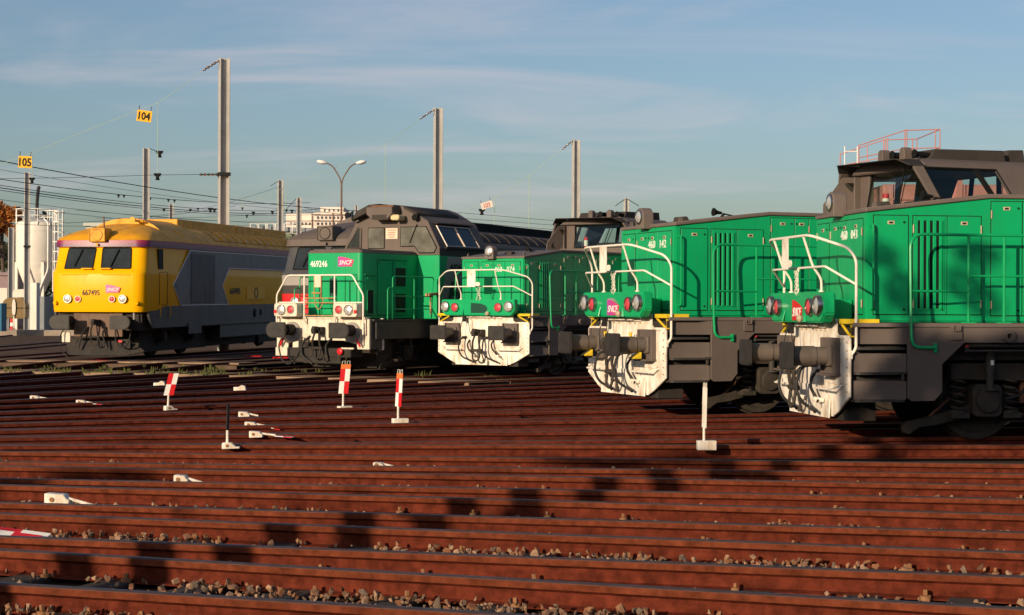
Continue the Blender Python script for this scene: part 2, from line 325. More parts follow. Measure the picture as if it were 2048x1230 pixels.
def lampunit(par, x, u, z, r, lens, proud=.06):
    m = L(); m.lathe((x, u, z), (-1, 0, 0), [(0, r), (proud, r), (proud+.012, r*.97), (proud+.012, r*.86), (proud-.01, r*.82), (proud-.02, .01)], 24); o = m.build('headlight', 'chrome', par)
    m = L(); m.lathe((x, u, z), (-1, 0, 0), [(proud-.018, r*.83), (proud-.004, r*.8), (proud+.012, r*.5), (proud+.018, .01)], 24); m.build('lens', lens, o); return o
def door(par, plane, a0, a1, z0, z1, off, hinges='L', knob=True, mat='green', hz=None, handle=True):
    """a cupboard door on the hood: gasket, leaf, recessed handle, hinges"""
    def bx(m, b0, b1, c0, c1, d0, d1):
        if plane == 'u': m.box(b0, b1, off+d0, off+d1, c0, c1)
        else: m.box(off-d1, off-d0, b0, b1, c0, c1)
    d = L(); bx(d, a0, a1, z0, z1, -.004, .011); o = d.build('door', mat, par, bevel=.002)
    g = L(); bx(g, a0-.011, a1+.011, z0-.011, z1+.011, -.004, .004); g.build('gasket', 'gasket', o, smooth=False)
    w = a1-a0
    if handle:
        c = a0+w*.5; hh = z1-.085 if hz is None else hz
        m = L(); k = .045 if plane == 'u' else .042
        bx(m, c-k, c+k, hh-.022, hh+.022, .008, .016); m.build('handle', 'handle', o, bevel=.003)
        m = L(); bx(m, c-k*.6, c+k*.5, hh-.011, hh+.011, .012, .019); m.build('handle_slot', 'gasket', o, smooth=False)
    if hinges:
        e = a0-.002 if hinges == 'L' else a1+.002
        for zz in (z0+.13, z1-.16):
            m = L()
            if plane == 'u': m.cyl((e, off+.016, zz-.05), (e, off+.016, zz+.05), .009, n=8)
            else: m.cyl((off-.016, e, zz-.05), (off-.016, e, zz+.05), .009, n=8)
            m.build('hinge', 'hinge', o)
    if knob:
        e = a1-w*.12 if hinges == 'L' else a0+w*.12
        for zz in (z1-.08, z0+.06):
            m = L()
            if plane == 'u': m.cyl((e, off+.008, zz), (e, off+.02, zz), .014, n=10)
            else: m.cyl((off-.008, e, zz), (off-.02, e, zz), .012, n=10)
            m.build('lock', 'gasket', o)
    return o
def hose(par, pts, r=.028, mat='rubber'):
    m = L(); p = rnd(pts, .5, 8); m.tube(p, r, 10); o = m.build('brake_hose', mat, par)
    d = (Vector(p[-1])-Vector(p[-2])).normalized(); q = L(); q.cyl(p[-1], Vector(p[-1])+d*.07, r*1.25, r*1.1, 10); q.cyl(Vector(p[-1])+d*.07, Vector(p[-1])+d*.13, r*.8, r*1.3, 10); q.build('hose_coupling', 'bogie', o)
def coupling(par, x=0., mat='under'):
    m = L(); m.box(x-.16, x, -.09, .09, .96, 1.12); m.prism([(x-.16, .98), (x-.16, 1.12), (x-.34, 1.14), (x-.40, 1.05), (x-.36, .95), (x-.30, .99), (x-.30, 1.05), (x-.24, 1.03)], 'u', -.05, .05); m.build('coupling_hook', mat, par, bevel=.01)
    for s in (-1, 1):
        m = L(); m.tube(rnd([(x-.2, s*.05, 1.02), (x-.26, s*.10, .8), (x-.22, s*.11, .62)], .1), .024, 8); m.build('coupling_link', mat, par)
    m = L(); m.cyl((x-.22, -.16, .62), (x-.22, .16, .62), .035); m.tube(rnd([(x-.22, -.11, .62), (x-.25, -.10, .42), (x-.25, 0, .36), (x-.25, .10, .42), (x-.22, .11, .62)], .12), .022, 8); m.build('coupling_shackle', mat, par)
    m = L(); m.cyl((x-.22, .13, .62), (x-.20, .2, .4), .016); m.cyl((x-.20, .2, .4), (x-.2, .2, .32), .03); m.build('coupling_lever', mat, par)
# ------------------------------------------------------------------ green centre-cab diesel (three of them)
def make_green_diesel():
    T = thing('diesel_locomotive', '', 'locomotive')
    # plough
    half = [(.90, 1.50), (.90, 1.34), (.96, 1.30), (1.33, 1.30), (1.375, 1.26), (1.375, .56), (.98, .36), (.80, .29)]
    m = L(); m.prism(half+[(-a, b) for a, b in half[::-1]], 'x', .02, .055); pl = m.build('plough', 'white_plough', T, bevel=.008)
    m = L(); m.plate([(.0, -.80, .27), (.0, .76, .27), (.012, .76, .50), (.012, .40, .66), (.012, -.45, .66), (.012, -.80, .50)], -.016); m.build('plough_blade', 'white_plough', pl, bevel=.003)
    m = L(); m.box(-.02, .02, -.62, .60, 1.385, 1.475); m.box(-.07, -.0, -.55, .42, 1.40, 1.44); m.build('plough_top_beam', 'white_plough', pl, bevel=.006)
    for s in (-1, 1):
        m = L(); m.prism(rrect(s*.875-.26, s*.875+.26, .70, .80, .03), 'x', .006, .02); m.build('plough_cover', 'white_plough', pl, bevel=.003)
        m = L(); m.plate([(.012, s*1.20, .80), (.012, s*1.215, .80), (.012, s*1.275, 1.02), (.012, s*1.26, 1.02)], .008); m.build('plough_strip', 'white_plough', pl)
    m = L()
    for s in (-1, 1):
        for (uu, zz) in [(1.33, .62+.1*k) for k in range(7)]+[(1.02+.09*k, 1.26) for k in range(3)]+[(.55-.18*k, 1.36) for k in range(3)]: m.cyl((.002, s*uu, zz), (.022, s*uu, zz), .012, n=6)
    stuff(m.build('plough_bolts', 'hinge', pl))
    m = L(); m.tube([(1.5, 1.36, 1.18), (4.4, 1.36, 1.18)], .022, 6); m.tube([(1.5, 1.38, 1.12), (4.4, 1.38, 1.12)], .014, 6); stuff(m.build('frame_pipes', 'dark_frame', T))
    m = L(); m.cyl((2.55, 1.08, .72), (2.95, 1.08, .72), .13, n=16); m.cyl((2.95, 1.08, .72), (3.05, 1.08, .72), .05, n=10); m.build('brake_cylinder', 'bogie', T, bevel=.01)
    m = L(); m.prism([(2.35, .46), (2.45, .46), (2.52, .86), (2.40, .86)], 'u', .98, 1.06); m.build('brake_shoe', 'rust_steel', T, bevel=.008)
    # buffers
    for s in (-1, 1):
        b = round_head(T, -.62, s)
        m = L(); m.cyl((-.575, s*.875, 1.045), (-.25, s*.875, 1.045), .122, n=28); m.cyl((-.25, s*.875, 1.045), (-.24, s*.875, 1.045), .105, n=28); m.cyl((-.24, s*.875, 1.045), (-.07, s*.875, 1.045), .112, n=28); m.build('buffer_shank', 'buffer_body', b)
        m = L(); m.prism(rrect(s*.875-.15, s*.875+.15, .92, 1.17, .03), 'x', -.10, -.06); m.build('buffer_flange', 'buffer_body', b, bevel=.006)
        m = L(); m.box(-.06, .02, s*.875-.20, s*.875+.20, .82, 1.27); m.box(-.10, .02, s*.875-.21, s*.875-.18, .82, 1.27); m.box(-.16, .02, s*.875-.2, s*.875+.22, .80, .83); m.build('buffer_socket', 'taupe', b, bevel=.006)
        m = L(); m.tube([(-.12, s*.5, .64), (-.12, s*1.1, .64)], .014); m.tube([(-.12, s*1.08, .64), (.02, s*1.2, .7)], .012); m.build('shunter_handrail', 'white_tube', T)
    # lamp box
    prof = [(-1.10, 1.83), (1.10, 1.83), (1.10, 1.56), (.98, 1.45), (-.98, 1.45), (-1.10, 1.56)]
    m = L(); m.prism(prof, 'x', -.20, -.05); lb = m.build('lamp_box', 'green', T, bevel=.018, seg=2)
    m = L(); m.box(-.05, .36, -.55, .55, 1.46, 1.74); m.build('lamp_box_support', 'green', T, bevel=.01)
    for s in (-1, 1):
        lampunit(T, -.19, s*.95, 1.665, .125, 'lens_white'); lampunit(T, -.19, s*.65, 1.645, .110, 'lens_red')
        m = L(); m.plate([(-.205, s*.44, 1.46), (-.205, s*.40, 1.60), (-.24, s*.40, 1.46)], .012); m.build('lamp_box_fin', 'green', lb)
    m = L(); m.lathe((-.2, .33, 1.50), (-1, .2, 0), [(0, .03), (.04, .045), (.07, .05), (.09, .03), (.10, .005)], 12); m.build('jumper_socket', 'hinge', T)
    m = L(); m.tube(rnd([(-.12, -.46, 1.45), (-.2, -.50, 1.2), (-.16, -.52, .95)], .2), .008, 6); m.tube(rnd([(-.1, -.36, 1.45), (-.16, -.3, 1.3), (-.1, -.28, 1.0)], .2), .007, 6); m.box(-.14, -.08, -.50, -.42, 1.3, 1.46); m.build('jumper_cable', 'rubber', T)
    # white end railing
    R = .0175; m = L()
    for s in (-1, 1):
        m.tube(rnd([(-.3, 0, 2.53), (-.3, s*.84, 2.53), (.02, s*1.34, 2.36), (.10, s*1.405, 2.22), (.10, s*1.405, 1.15), (.06, s*1.38, 1.08), (.04, s*1.36, 1.06)], .16, 6), R)
        m.tube(rnd([(-.17, 0, 2.14), (-.17, s*1.06, 2.14), (.10, s*1.405, 1.915)], .04), R*.85)
        m.tube(rnd([(-.3, s*.60, 2.53), (-.17, s*.60, 2.14), (-.06, s*.60, 2.0), (-.06, s*.60, 1.83)], .1), R*.9); m.cyl((-.06, s*.6, 1.83), (-.06, s*.6, 1.85), .035)
        m.box(.03, .06, s*1.365-.03, s*1.365+.03, 1.02, 1.12)
    m.build('front_railing', 'white_tube', T)
    m = L(); m.box(-.312, -.304, -.22, .03, 2.13, 2.525); m.build('railing_plate', 'white_plough', T, smooth=False)
    m = L(); m.prism(rrect(.03, .16, 2.15, 2.24, .04), 'x', -.31, -.30); m.build('railing_bracket', 'white_tube', T, smooth=False)
    m = L()
    for k in range(11):
        t = k/10; sgn = (k % 2)
        for (uu, sw, zz) in ((-.04, .05, .30), (.05, .02, .34), (.10, -.06, .26)):
            c = Vector((-.19-.01*sgn, uu+sw*math.sin(t*3), 2.12-zz*t)); pts = []
            for q in range(8): a = q*PI/4; pts.append(c+Vector((.011*math.cos(a) if sgn else 0, 0 if sgn else .012*math.cos(a), .021*math.sin(a))))
            m.tube(pts, .004, 4, closed=True)
    m.build('chain', 'white_tube', T)
    # yellow step edges
    for s in (-1, 1):
        m = L(); m.box(.02, .40, s*1.02, s*1.39, 1.44, 1.50); y = m.build('step_edge', 'yellow_edge', T, bevel=.005)
        m = L(); m.tube([(.05, s*1.05, 1.43), (.05, s*1.33, 1.30)], .018, 6); m.box(.06, .10, s*1.33-.015, s*1.33+.015, 1.28, 1.45); m.build('step_brace', 'yellow_edge', y)
    # chassis
    for s in (-1, 1):
        m = L(); poly = [(.74, 1.40), (.74, .55), (.79, .51), (1.08, .51), (1.18, .62), (1.18, .96), (1.46, 1.215), (4.4, 1.215), (4.75, .95), (4.85, .45), (9.6, .45), (9.7, .95), (10.05, 1.215), (12.98, 1.215), (13.26, .96), (13.26, .62), (13.36, .51), (13.65, .51), (13.7, .55), (13.7, 1.40)]
        m.prism(poly, 'u', s*1.40, s*1.44); m.build('side_frame', 'taupe', T, bevel=.006)
        m = L(); m.box(.06, 14.3, s*1.36, s*1.43, 1.405, 1.455); m.build('walkway_edge', 'cap', T, bevel=.005)
        m = L(); m.box(.08, .735, s*1.22, s*1.26, .50, 1.40); m.box(.08, .10, s*1.0, s*1.3, .50, 1.40); m.build('step_back', 'dark_frame', T, bevel=.004)
        for z in (.50, .83, 1.13):
            m = L(); m.prism(rrect(.10, .735, s*1.24 if s > 0 else -1.42, 1.42 if s > 0 else -1.24, .05), 'z', z, z+.03); st = m.build('step', 'dark_frame', T)
            if z < 1.1:
                m = L(); m.prism([(.10, s*1.34), (.55, s*1.34), (.735, s*1.40), (.735, s*1.36), (.55, s*1.30), (.10, s*1.30)], 'z', z+.03, z+.255); m.build('step_riser', 'taupe', st)
        m = L(); m.prism([(.10, s*1.36), (.55, s*1.36), (.735, s*1.42), (.735, s*1.38), (.55, s*1.32), (.10, s*1.32)], 'z', 1.20, 1.40); m.build('step_riser', 'taupe', T)
        m = L(); m.box(.62, .73, s*1.41, s*1.45, .84, .87); m.box(.66, .70, s*1.42, s*1.44, .76, .84); m.build('step_latch', 'dark_frame', T, bevel=.004)
    m = L(); m.box(.06, 14.3, -1.35, 1.35, 1.30, 1.40); m.box(.8, 13.6, -1.15, 1.15, 1.0, 1.30); m.build('underframe', 'under', T)
    m = L(); m.box(5.0, 9.5, -1.38, 1.38, .5, 1.3); m.build('fuel_tank', 'under', T, bevel=.05)
    m = L(); m.lathe((2.02, 1.44, 1.30), (0, 1, 0), [(0, .075), (.05, .075), (.055, .06), (.055, .035), (.0, .03)], 18); m.build('lifting_eye', 'taupe', T)
    m = L(); m.box(1.27, 1.42, 1.44, 1.47, 1.25, 1.41); m.tube(rnd([(1.30, 1.48, 1.44), (1.30, 1.49, 1.36), (1.39, 1.49, 1.36), (1.39, 1.48, 1.44)], .02), .008, 6); m.build('tow_bracket', 'taupe', T, bevel=.003)
    m = L(); m.cyl((1.52, 1.36, 1.10), (1.52, 1.36, 1.17), .035, n=12); m.build('tail_lamp', 'rubber', T); m = L(); m.cyl((1.52, 1.37, 1.165), (1.52, 1.37, 1.185), .028, n=12); m.build('red_marker', 'red', T)
    m = L(); m.box(.1, .5, -1.0, 1.0, .25, .5); m.build('brake_gear', 'under', T)
    # hood
    def hood(x0, x1, zf, zk, xk):
        pr = [(x0, 1.46), (x0, zf), (xk, zk), (x1, zk), (x1, 1.46)] if xk > x0 else [(x0, 1.46), (x0, zk), (x1, zk), (x1, 1.46)]
        m = L(); m.prism(pr, 'u', -.94, .94); h = m.build('hood', 'green', T, bevel=.02, seg=2)
        t = .055; pc = [(x0-.008, zf), (x0-.008, zf+t), (xk, zk+t), (x1, zk+t), (x1, zk), (xk, zk)]
        m = L(); m.prism(pc, 'u', -.955, .955); m.build('hood_cap', 'cap', h, bevel=.01); return h
    hood(.39, 4.62, 2.815, 3.005, 1.99)
    m = L(); m.box(6.9, 14.0, -.94, .94, 1.46, 3.0); m.build('rear_hood', 'green', T, bevel=.02); m = L(); m.box(6.9, 14.02, -.955, .955, 3.0, 3.055); m.build('rear_hood_cap', 'cap', T, bevel=.01)
    for a, b, hg, kn in ((-.847, -.416, 'L', True), (-.324, .022, 'L', True), (.031, .38, '', True), (.389, .836, 'R', False)): door(T, 'x', a, b, 1.56, 2.74, .39, hg, kn)
    door(T, 'u', .49, .93, 1.56, 2.775, .94, 'L')
    d = door(T, 'u', 1.0, 1.435, 1.56, 2.775, .94, 'L', handle=False)
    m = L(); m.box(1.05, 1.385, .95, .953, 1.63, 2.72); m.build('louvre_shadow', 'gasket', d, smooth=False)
    for k in range(4):
        x = 1.085+k*.082; m = L(); m.prism([(x, .953), (x, .960), (x+.008, .972), (x+.038, .972), (x+.038, .953)], 'z', 1.63, 2.72); m.build('slat', 'green', d, smooth=False)
    m = L()
    for (a, b) in ((1.03, 1.05), (1.385, 1.40)): m.box(a, b, .95, .962, 1.61, 2.74)
    m.box(1.03, 1.40, .95, .96, 1.61, 1.63); m.box(1.03, 1.40, .95, .96, 2.72, 2.74); m.build('louvre_frame', 'green', d, smooth=False)
    door(T, 'u', 1.444, 1.88, 1.56, 2.775, .94, 'R', False)
    x = 2.02
    for w, hg in ((.40, 'L'), (.235, ''), (.36, 'L'), (.36, 'R'), (.36, 'L'), (.36, 'R'), (.30, 'L')):
        door(T, 'u', x, x+w, 1.55, 2.965, .94, hg, True); x += w+.014
    # head lamp over the hood edge
    m = L(); arch = [(-.15, 2.80), (.12, 2.80)]+[(-.015+.135*math.cos(a*PI/10), 2.99+.135*math.sin(a*PI/10)) for a in range(0, 11)]
    m.prism(arch, 'x', .26, .44); o = m.build('hood_lamp', 'cap', T, bevel=.008)
    m = L(); m.lathe((.262, -.015, 2.985), (-1, 0, 0), [(0, .115), (.02, .115), (.025, .095), (.01, .09), (0, .01)], 24); m.build('lamp_rim', 'chrome', o)
    m = L(); m.lathe((.255, -.015, 2.985), (-1, 0, 0), [(0, .092), (.012, .085), (.028, .05), (.034, .005)], 24); m.build('lamp_lens', 'lens_white', o)
    for s in (-1, 1):
        m = L(); m.prism([(.50, 2.86), (.50, 2.93), (.53, 2.955), (.56, 2.93), (.56, 2.86)], 'u', s*.85-.012, s*.85+.012); m.build('lifting_lug', 'cap', T)
    m = L(); m.prism([(.8, 2.91), (.82, 2.99), (.95, 3.0), (1.0, 2.93)], 'u', .05, .25); m.build('hood_vent', 'roof_dark', T, bevel=.01)
    m = L(); m.lathe((1.52, .3, 3.06), (-1, 0, .1), [(0, .02), (.08, .03), (.13, .06), (.15, .065), (.15, .03)], 14); m.cyl((1.5, .3, 2.98), (1.56, .3, 3.05), .02); m.tube([(1.55, .3, 3.05), (1.72, .3, 3.02)], .012); m.build('horn', 'black', T)
    # handrails
    m = L(); m.tube(rnd([(.455, .945, 2.66), (.455, 1.02, 2.66), (.455, 1.02, 1.63), (.455, .945, 1.63)], .06), .014)
    for z in (2.66, 1.63): m.cyl((.455, .94, z), (.455, .955, z), .03, n=10)
    m.build('hood_handrail', 'green_tube', T)
    for s in (-1, 1):
        m = L(); r = .019
        m.tube(rnd([(1.08, s*1.475, 1.16), (.78, s*1.475, 1.16), (.77, s*1.46, 1.42), (.77, s*1.42, 2.53), (1.2, s*1.33, 2.53), (4.55, s*1.31, 2.53)], .22, 7), r)
        m.box(1.06, 1.09, s*1.44, s*1.44+s*.045, 1.10, 1.21)
        for x in (1.56, 2.02, 2.95, 3.9): m.tube([(x, s*1.315, 2.53), (x, s*1.315, 1.45)], r*.9); m.box(x-.09, x+.09, s*1.30, s*1.34, 1.455, 1.475)
        m.tube([(.77, s*1.44, 1.84), (1.56, s*1.32, 1.84)], r*.75); m.tube([(1.56, s*1.315, 2.03), (4.55, s*1.315, 2.03)], r*.75)
        m.build('side_railing', 'green_tube', T)
    # cab
    m = L(); m.box(4.64, 6.88, -1.40, 1.40, 1.46, 3.0); m.build('cab_body', 'green', T, bevel=.02)
    m = L(); m.box(4.64, 6.88, 1.33, 1.40, 3.0, 3.29); m.box(4.64, 6.88, -1.40, -1.33, 3.0, 3.29); m.box(4.62, 4.70, -1.39, 1.39, 3.0, 3.2); m.box(6.82, 6.9, -1.39, 1.39, 3.0, 3.2)
    m.build('cab_sill', 'taupe', T, bevel=.01)
    ro = [(-1.07, 3.82), (-1.0, 3.90), (-.82, 3.985), (.82, 3.985), (1.0, 3.90), (1.07, 3.82)]
    m = L(); m.prism(ro, 'x', 4.72, 6.9); m.build('cab_roof', 'taupe', T, bevel=.02)
    def pillar(name, pts): m = L(); m.plate(pts, .05); m.build(name, 'taupe', T, bevel=.006)
    for s in (-1, 1):
        pillar('cab_pillar', [(4.66, s*1.38, 3.27), (4.80, s*1.40, 3.27), (4.68, s*1.07, 3.84), (4.50, s*1.05, 3.84)])
        pillar('cab_pillar', [(6.20, s*1.39, 3.27), (6.88, s*1.39, 3.27), (6.88, s*1.06, 3.84), (6.05, s*1.06, 3.84)])
        m = L(); m.plate([(5.80, s*1.385, 3.28), (5.90, s*1.385, 3.28), (5.72, s*1.06, 3.83), (5.62, s*1.06, 3.83)], .03); m.build('window_bar', 'black', T)
        m = L(); m.plate([(4.80, s*1.37, 3.28), (6.20, s*1.37, 3.28), (6.06, s*1.05, 3.82), (4.68, s*1.05, 3.82)], .006); m.build('side_window', 'glass', T, smooth=False)
        m = L(); m.tube([(4.80, s*1.385, 3.29), (6.20, s*1.385, 3.29), (6.06, s*1.065, 3.82), (4.68, s*1.065, 3.82)], .016, 6, closed=True); m.build('window_seal', 'black', T)
    m = L(); m.plate([(4.24, -1.19, 3.05), (4.24, -1.17, 3.34), (4.50, -.985, 3.79), (4.84, -.965, 3.80), (4.84, -1.0, 3.05)], .04); e = m.build('cab_wing', 'taupe', T, bevel=.006)
    m = L(); m.plate([(4.36, -1.10, 3.20), (4.36, -1.085, 3.42), (4.55, -.955, 3.70), (4.68, -.93, 3.70), (4.68, -1.03, 3.20)], .012); m.build('wing_window', 'glass_dirty', e, smooth=False)
    m = L(); m.box(4.82, 4.92, -1.0, -.68, 3.0, 3.86); m.box(4.70, 4.86, -.985, -.93, 3.0, 3.8); m.build('cab_post', 'taupe', T, bevel=.01)
    m = L(); m.plate([(4.78, -.68, 3.18), (4.78, 1.34, 3.18), (4.70, 1.04, 3.84), (4.88, -.66, 3.84)], .008); m.build('windscreen', 'glass', T, smooth=False)
    m = L(); m.tube([(4.77, -.67, 3.2), (4.77, 1.33, 3.2), (4.69, 1.04, 3.84), (4.87, -.65, 3.84)], .016, 6, closed=True); m.build('windscreen_seal', 'black', T)
    m = L(); m.plate([(6.86, -1.3, 3.2), (6.86, 1.3, 3.2), (6.86, 1.02, 3.83), (6.86, -1.02, 3.83)], .008); m.build('rear_window', 'glass', T, smooth=False)
    for uu in (-.75, .1, .85): m = L(); m.plate([(6.84, uu-.05, 3.1), (6.84, uu+.05, 3.1), (6.84, uu*.85+.05, 3.84), (6.84, uu*.85-.05, 3.84)], .03); m.build('rear_window_bar', 'black', T)
    m = L(); m.plate([(4.40, -1.0, 3.99), (4.36, .80, 3.965), (4.44, 1.05, 3.86), (4.75, 1.06, 3.84), (4.8, .82, 3.99), (4.8, -.82, 3.995)], .022); m.plate([(4.40, -1.0, 3.99), (4.8, -.9, 3.99), (4.85, -1.2, 3.84), (4.58, -1.22, 3.84)], .02); m.build('cab_visor', 'roof_dark', T)
    m = L(); m.tube([(4.66, .60, 3.85), (4.74, .28, 3.24)], .012, 6); m.tube([(4.67, .62, 3.7), (4.72, .38, 3.26)], .008, 6); m.build('wiper', 'black', T)
    m = L(); m.cyl((4.98, -.42, 3.20), (4.98, -.42, 3.5), .055, n=14); q = m.build('fire_extinguisher', 'red', T); m = L(); m.cyl((4.98, -.42, 3.27), (4.98, -.42, 3.42), .058, n=14); m.build('extinguisher_label', 'white_print', q)
    m = L(); m.prism([(5.1, 2.9), (5.1, 3.3), (5.2, 3.36), (5.6, 3.3), (5.6, 2.9)], 'u', -.2, 1.0); m.build('control_desk', 'dark_frame', T, bevel=.02)
    for (uu, xx) in ((-.05, 4.62), (.5, 4.66)):
        m = L(); m.prism([(uu-.07, 3.98), (uu+.07, 3.98)]+[(uu+.07*math.cos(a*PI/8), 4.11+.07*math.sin(a*PI/8)) for a in range(9)], 'x', xx, xx+.16); m.build('roof_lamp', 'taupe', T, bevel=.01)
    m = L(); m.cyl((4.66, .25, 4.07), (4.95, .25, 4.07), .05); m.lathe((4.7, .25, 4.07), (-1, 0, 0), [(0, .04), (.05, .075), (.06, .075), (.06, .02)], 14); m.build('roof_horn', 'black', T); m = L(); m.cyl((4.8, .68, 4.07), (5.1, .68, 4.05), .04); m.lathe((4.85, .68, 4.07), (-1, 0, 0), [(0, .03), (.07, .07), (.08, .07), (.08, .02)], 14); m.build('roof_horn', 'black', T)
    m = L(); m.prism([(5.0, 3.98), (5.12, 4.15), (6.45, 4.17), (6.5, 3.98)], 'u', -.7, .75); m.prism([(6.58, 3.98), (6.66, 4.20), (6.96, 4.21), (7.0, 3.98)], 'u', -.3, .6); m.build('roof_unit', 'roof_dark', T, bevel=.015)
    # bogies, pipes
    bogie(T, (1.88, 4.28)); bogie(T, (10.2, 12.6), detail=False)
    for s in (-1, 1):
        c = .36*s
        hose(T, [(0, c-.12, .94), (-.20, c-.18, .88), (-.26, c-.16, .62), (-.22, c-.08, .46), (-.16, c+.08, .39)], .020)
        hose(T, [(0, c-.02, .86), (-.10, c-.02, .76), (-.14, c+.06, .64), (-.12, c+.14, .56)], .020)
        m = L(); m.cyl((-.02, c+.22, .48), (-.14, c+.2, .50), .03, n=10); m.tube([(-.1, c+.2, .5), (-.16, c+.28, .44)], .012, 6); m.build('brake_cock', 'white_plough', T)
        m = L(); m.cyl((-.0, c-.16, .92), (-.1, c-.16, .92), .035, n=10); m.build('hose_flange', 'under', T)
    coupling(T, .0, 'bogie')
    return T
green = make_green_diesel()
def place(o, X, Y, th, z=0, pitch=0):
    o.location = (X, Y, z); o.rotation_euler = (0, -pitch, th)
G142 = green; place(G142, 1.712, 26.77, .377, .028)
G043 = copy_tree(green); place(G043, 3.822, 22.405, .155, -.012)
G074 = copy_tree(green); place(G074, -.708, 41.741, .928, -.016)
grp = 'green diesel locomotives with white ploughs'
tag(G142, 'green diesel locomotive numbered 460 142 with white plough and yellow chocks on its buffers', 'locomotive', grp)
tag(G043, 'nearest green diesel locomotive, numbered 460 043, cut off by the right edge', 'locomotive', grp)
tag(G074, 'green diesel locomotive numbered 460 074 facing the camera, dark patch instead of a logo', 'locomotive', grp)
for g, a, b in ((G142, '460', '142'), (G043, '460', '043'), (G074, '460', '074')):
    text('running_number', a, .118, (.376, .07, 2.50), 'front', 'white_print', g, .95, bold=.004)
    text('running_number', b, .118, (.376, .44, 2.50), 'front', 'white_print', g, .95, bold=-.008 if b == '043' else .002)
logo(G142, -.203, -.17, .27, 1.475, 1.715); 
m = L(); m.prism([(-.20, 1.70), (-.12, 1.735), (.02, 1.735), (.12, 1.71), (.24, 1.64), (.12, 1.69), (0, 1.70)], 'x', -.204, -.2); m.build('logo_swoosh', 'taupe_light', G142, smooth=False)
logo(G043, -.203, -.12, .29, 1.475, 1.735, mat='red')
m = L(); m.prism([(-.19, 1.51), (.27, 1.51), (.31, 1.63), (.25, 1.69), (.1, 1.735), (-.19, 1.75)], 'x', -.204, -.2); m.build('logo_patch', 'dark_green_print', G074, smooth=False)
# yellow chocks carried under the buffers of 460 142
for s in (-1, 1):
    m = L(); m.prism([(-.30, .835), (-.30, .85), (-.20, .90), (-.165, .94), (-.165, .835)], 'u', s*.875-.10, s*.875+.10); m.build('wheel_chock', 'yellow_edge', G142, bevel=.008)
    m = L(); m.tube([(-.1, s*.45-.04, 1.22), (-.1, s*.45, 1.1), (-.1, s*.45+.04, 1.22)], .014, 6); m.build('pipe_clip', 'yellow_edge', G142)
# ------------------------------------------------------------------ older green and grey hood locomotive 469246
H = thing('hood_locomotive', 'green hood locomotive numbered 469246 with dark cab and cream railing and beam', 'locomotive')
place(H, -4.503, 41.547, 1.039, .03)
m = L(); half = [(1.36, 1.31), (1.36, .60), (1.02, .60), (1.0, .72), (.62, .80)]
m.prism(half+[(-a, b) for a, b in half[::-1]], 'x', 0, .04); m.build('buffer_beam', 'white_beam', H, bevel=.008)
m = L(); m.box(-.03, .12, -1.30, 1.30, 1.31, 1.36); m.build('beam_top', 'white_beam', H, bevel=.008)
for s in (-1, 1):
    m = L(); m.box(.04, .5, s*1.34, s*1.38, .60, 1.29); m.build('beam_side', 'dark_frame', H, bevel=.006)
    m = L(); m.box(.5, .56, s*1.30, s*1.40, .58, 1.33); m.build('beam_edge', 'white_beam', H, bevel=.006)
    m = L(); m.tube(rnd([(-.02, s*1.22, 1.22), (-.05, s*1.22, 1.18), (-.05, s*1.22, .72), (-.02, s*1.22, .68)], .04), .013, 6); m.build('beam_handrail', 'white_beam', H)
    b = round_head(H, -.62, s, .58, .37, side=1)
    m = L(); m.cyl((-.57, s*.875, 1.045), (-.22, s*.875, 1.045), .10, n=24); m.cyl((-.3, s*.875, 1.045), (-.04, s*.875, 1.045), .135, n=24); m.build('buffer_shank', 'under', b)
    m = L(); m.prism([(s*.875+.24*math.cos(k*PI/12), 1.0+.24*math.sin(k*PI/12)) for k in range(24)], 'x', -.04, 0); m.build('buffer_socket', 'taupe_light', b)
    m = L(); m.prism(rrect(s*.87-.34, s*.87+.34, 1.36, 1.68, .06), 'x', -.30, -.02); bx = m.build('lamp_box', 'white_beam', H, bevel=.01)
    lampunit(H, -.30, s*.985, 1.52, .125, 'lens_white', .03); lampunit(H, -.30, s*.705, 1.53, .10, 'lens_red', .02)
    m = L(); m.box(-.31, -.27, s*1.17-.04, s*1.17+.04, 1.44, 1.52); m.build('marker_reflector', 'red', H, bevel=.006)
    m = L(); m.tube([(-.1, s*1.18, .66), (-.12, s*1.08, .84)], .024, 6); m.build('red_cock', 'red', H)
    m = L(); m.box(-.12, .0, s*.95, s*1.3, .42, .62) if s < 0 else m.box(-.1, -.06, .62, .98, .60, .64); m.build('step_plate', 'white_beam', H, bevel=.006)
R = .02; m = L()
m.tube(rnd([(-.12, -1.27, .95), (-.12, -1.27, 1.88), (-.12, -.95, 2.345), (-.12, .95, 2.345), (-.12, 1.27, 1.88), (-.12, 1.27, .95)], .07), R)
for uu in (-.445, .445): m.tube(rnd([(-.12, uu, 2.34), (-.12, uu, 1.3), (-.06, uu, 1.2)], .05), R)
m.tube([(-.12, -1.2, 1.70), (-.12, -.45, 1.70)], R*.7); m.tube([(-.12, .45, 1.70), (-.12, 1.27, 1.70)], R*.7)
m.build('front_railing', 'white_tube', H)
m = L()
for z in (1.80, 1.69): m.tube([(-.12, -.45, z), (-.12, .45, z)], .013)
m.tube([(-.12, -.45, 1.385), (-.12, .45, 1.385)], .015)
for uu in (-.14, .06): m.tube([(-.13, uu, 2.33), (-.13, uu, 1.8)], .014)
m.tube([(-.14, -.2, 1.92), (-.14, .06, 1.92)], .02)
m.build('coupling_rail', 'rusty_tube', H)
m = L(); m.box(-.14, -.125, -.145, .06, 2.06, 2.33); m.build('railing_plate', 'cream_plate', H, smooth=False)
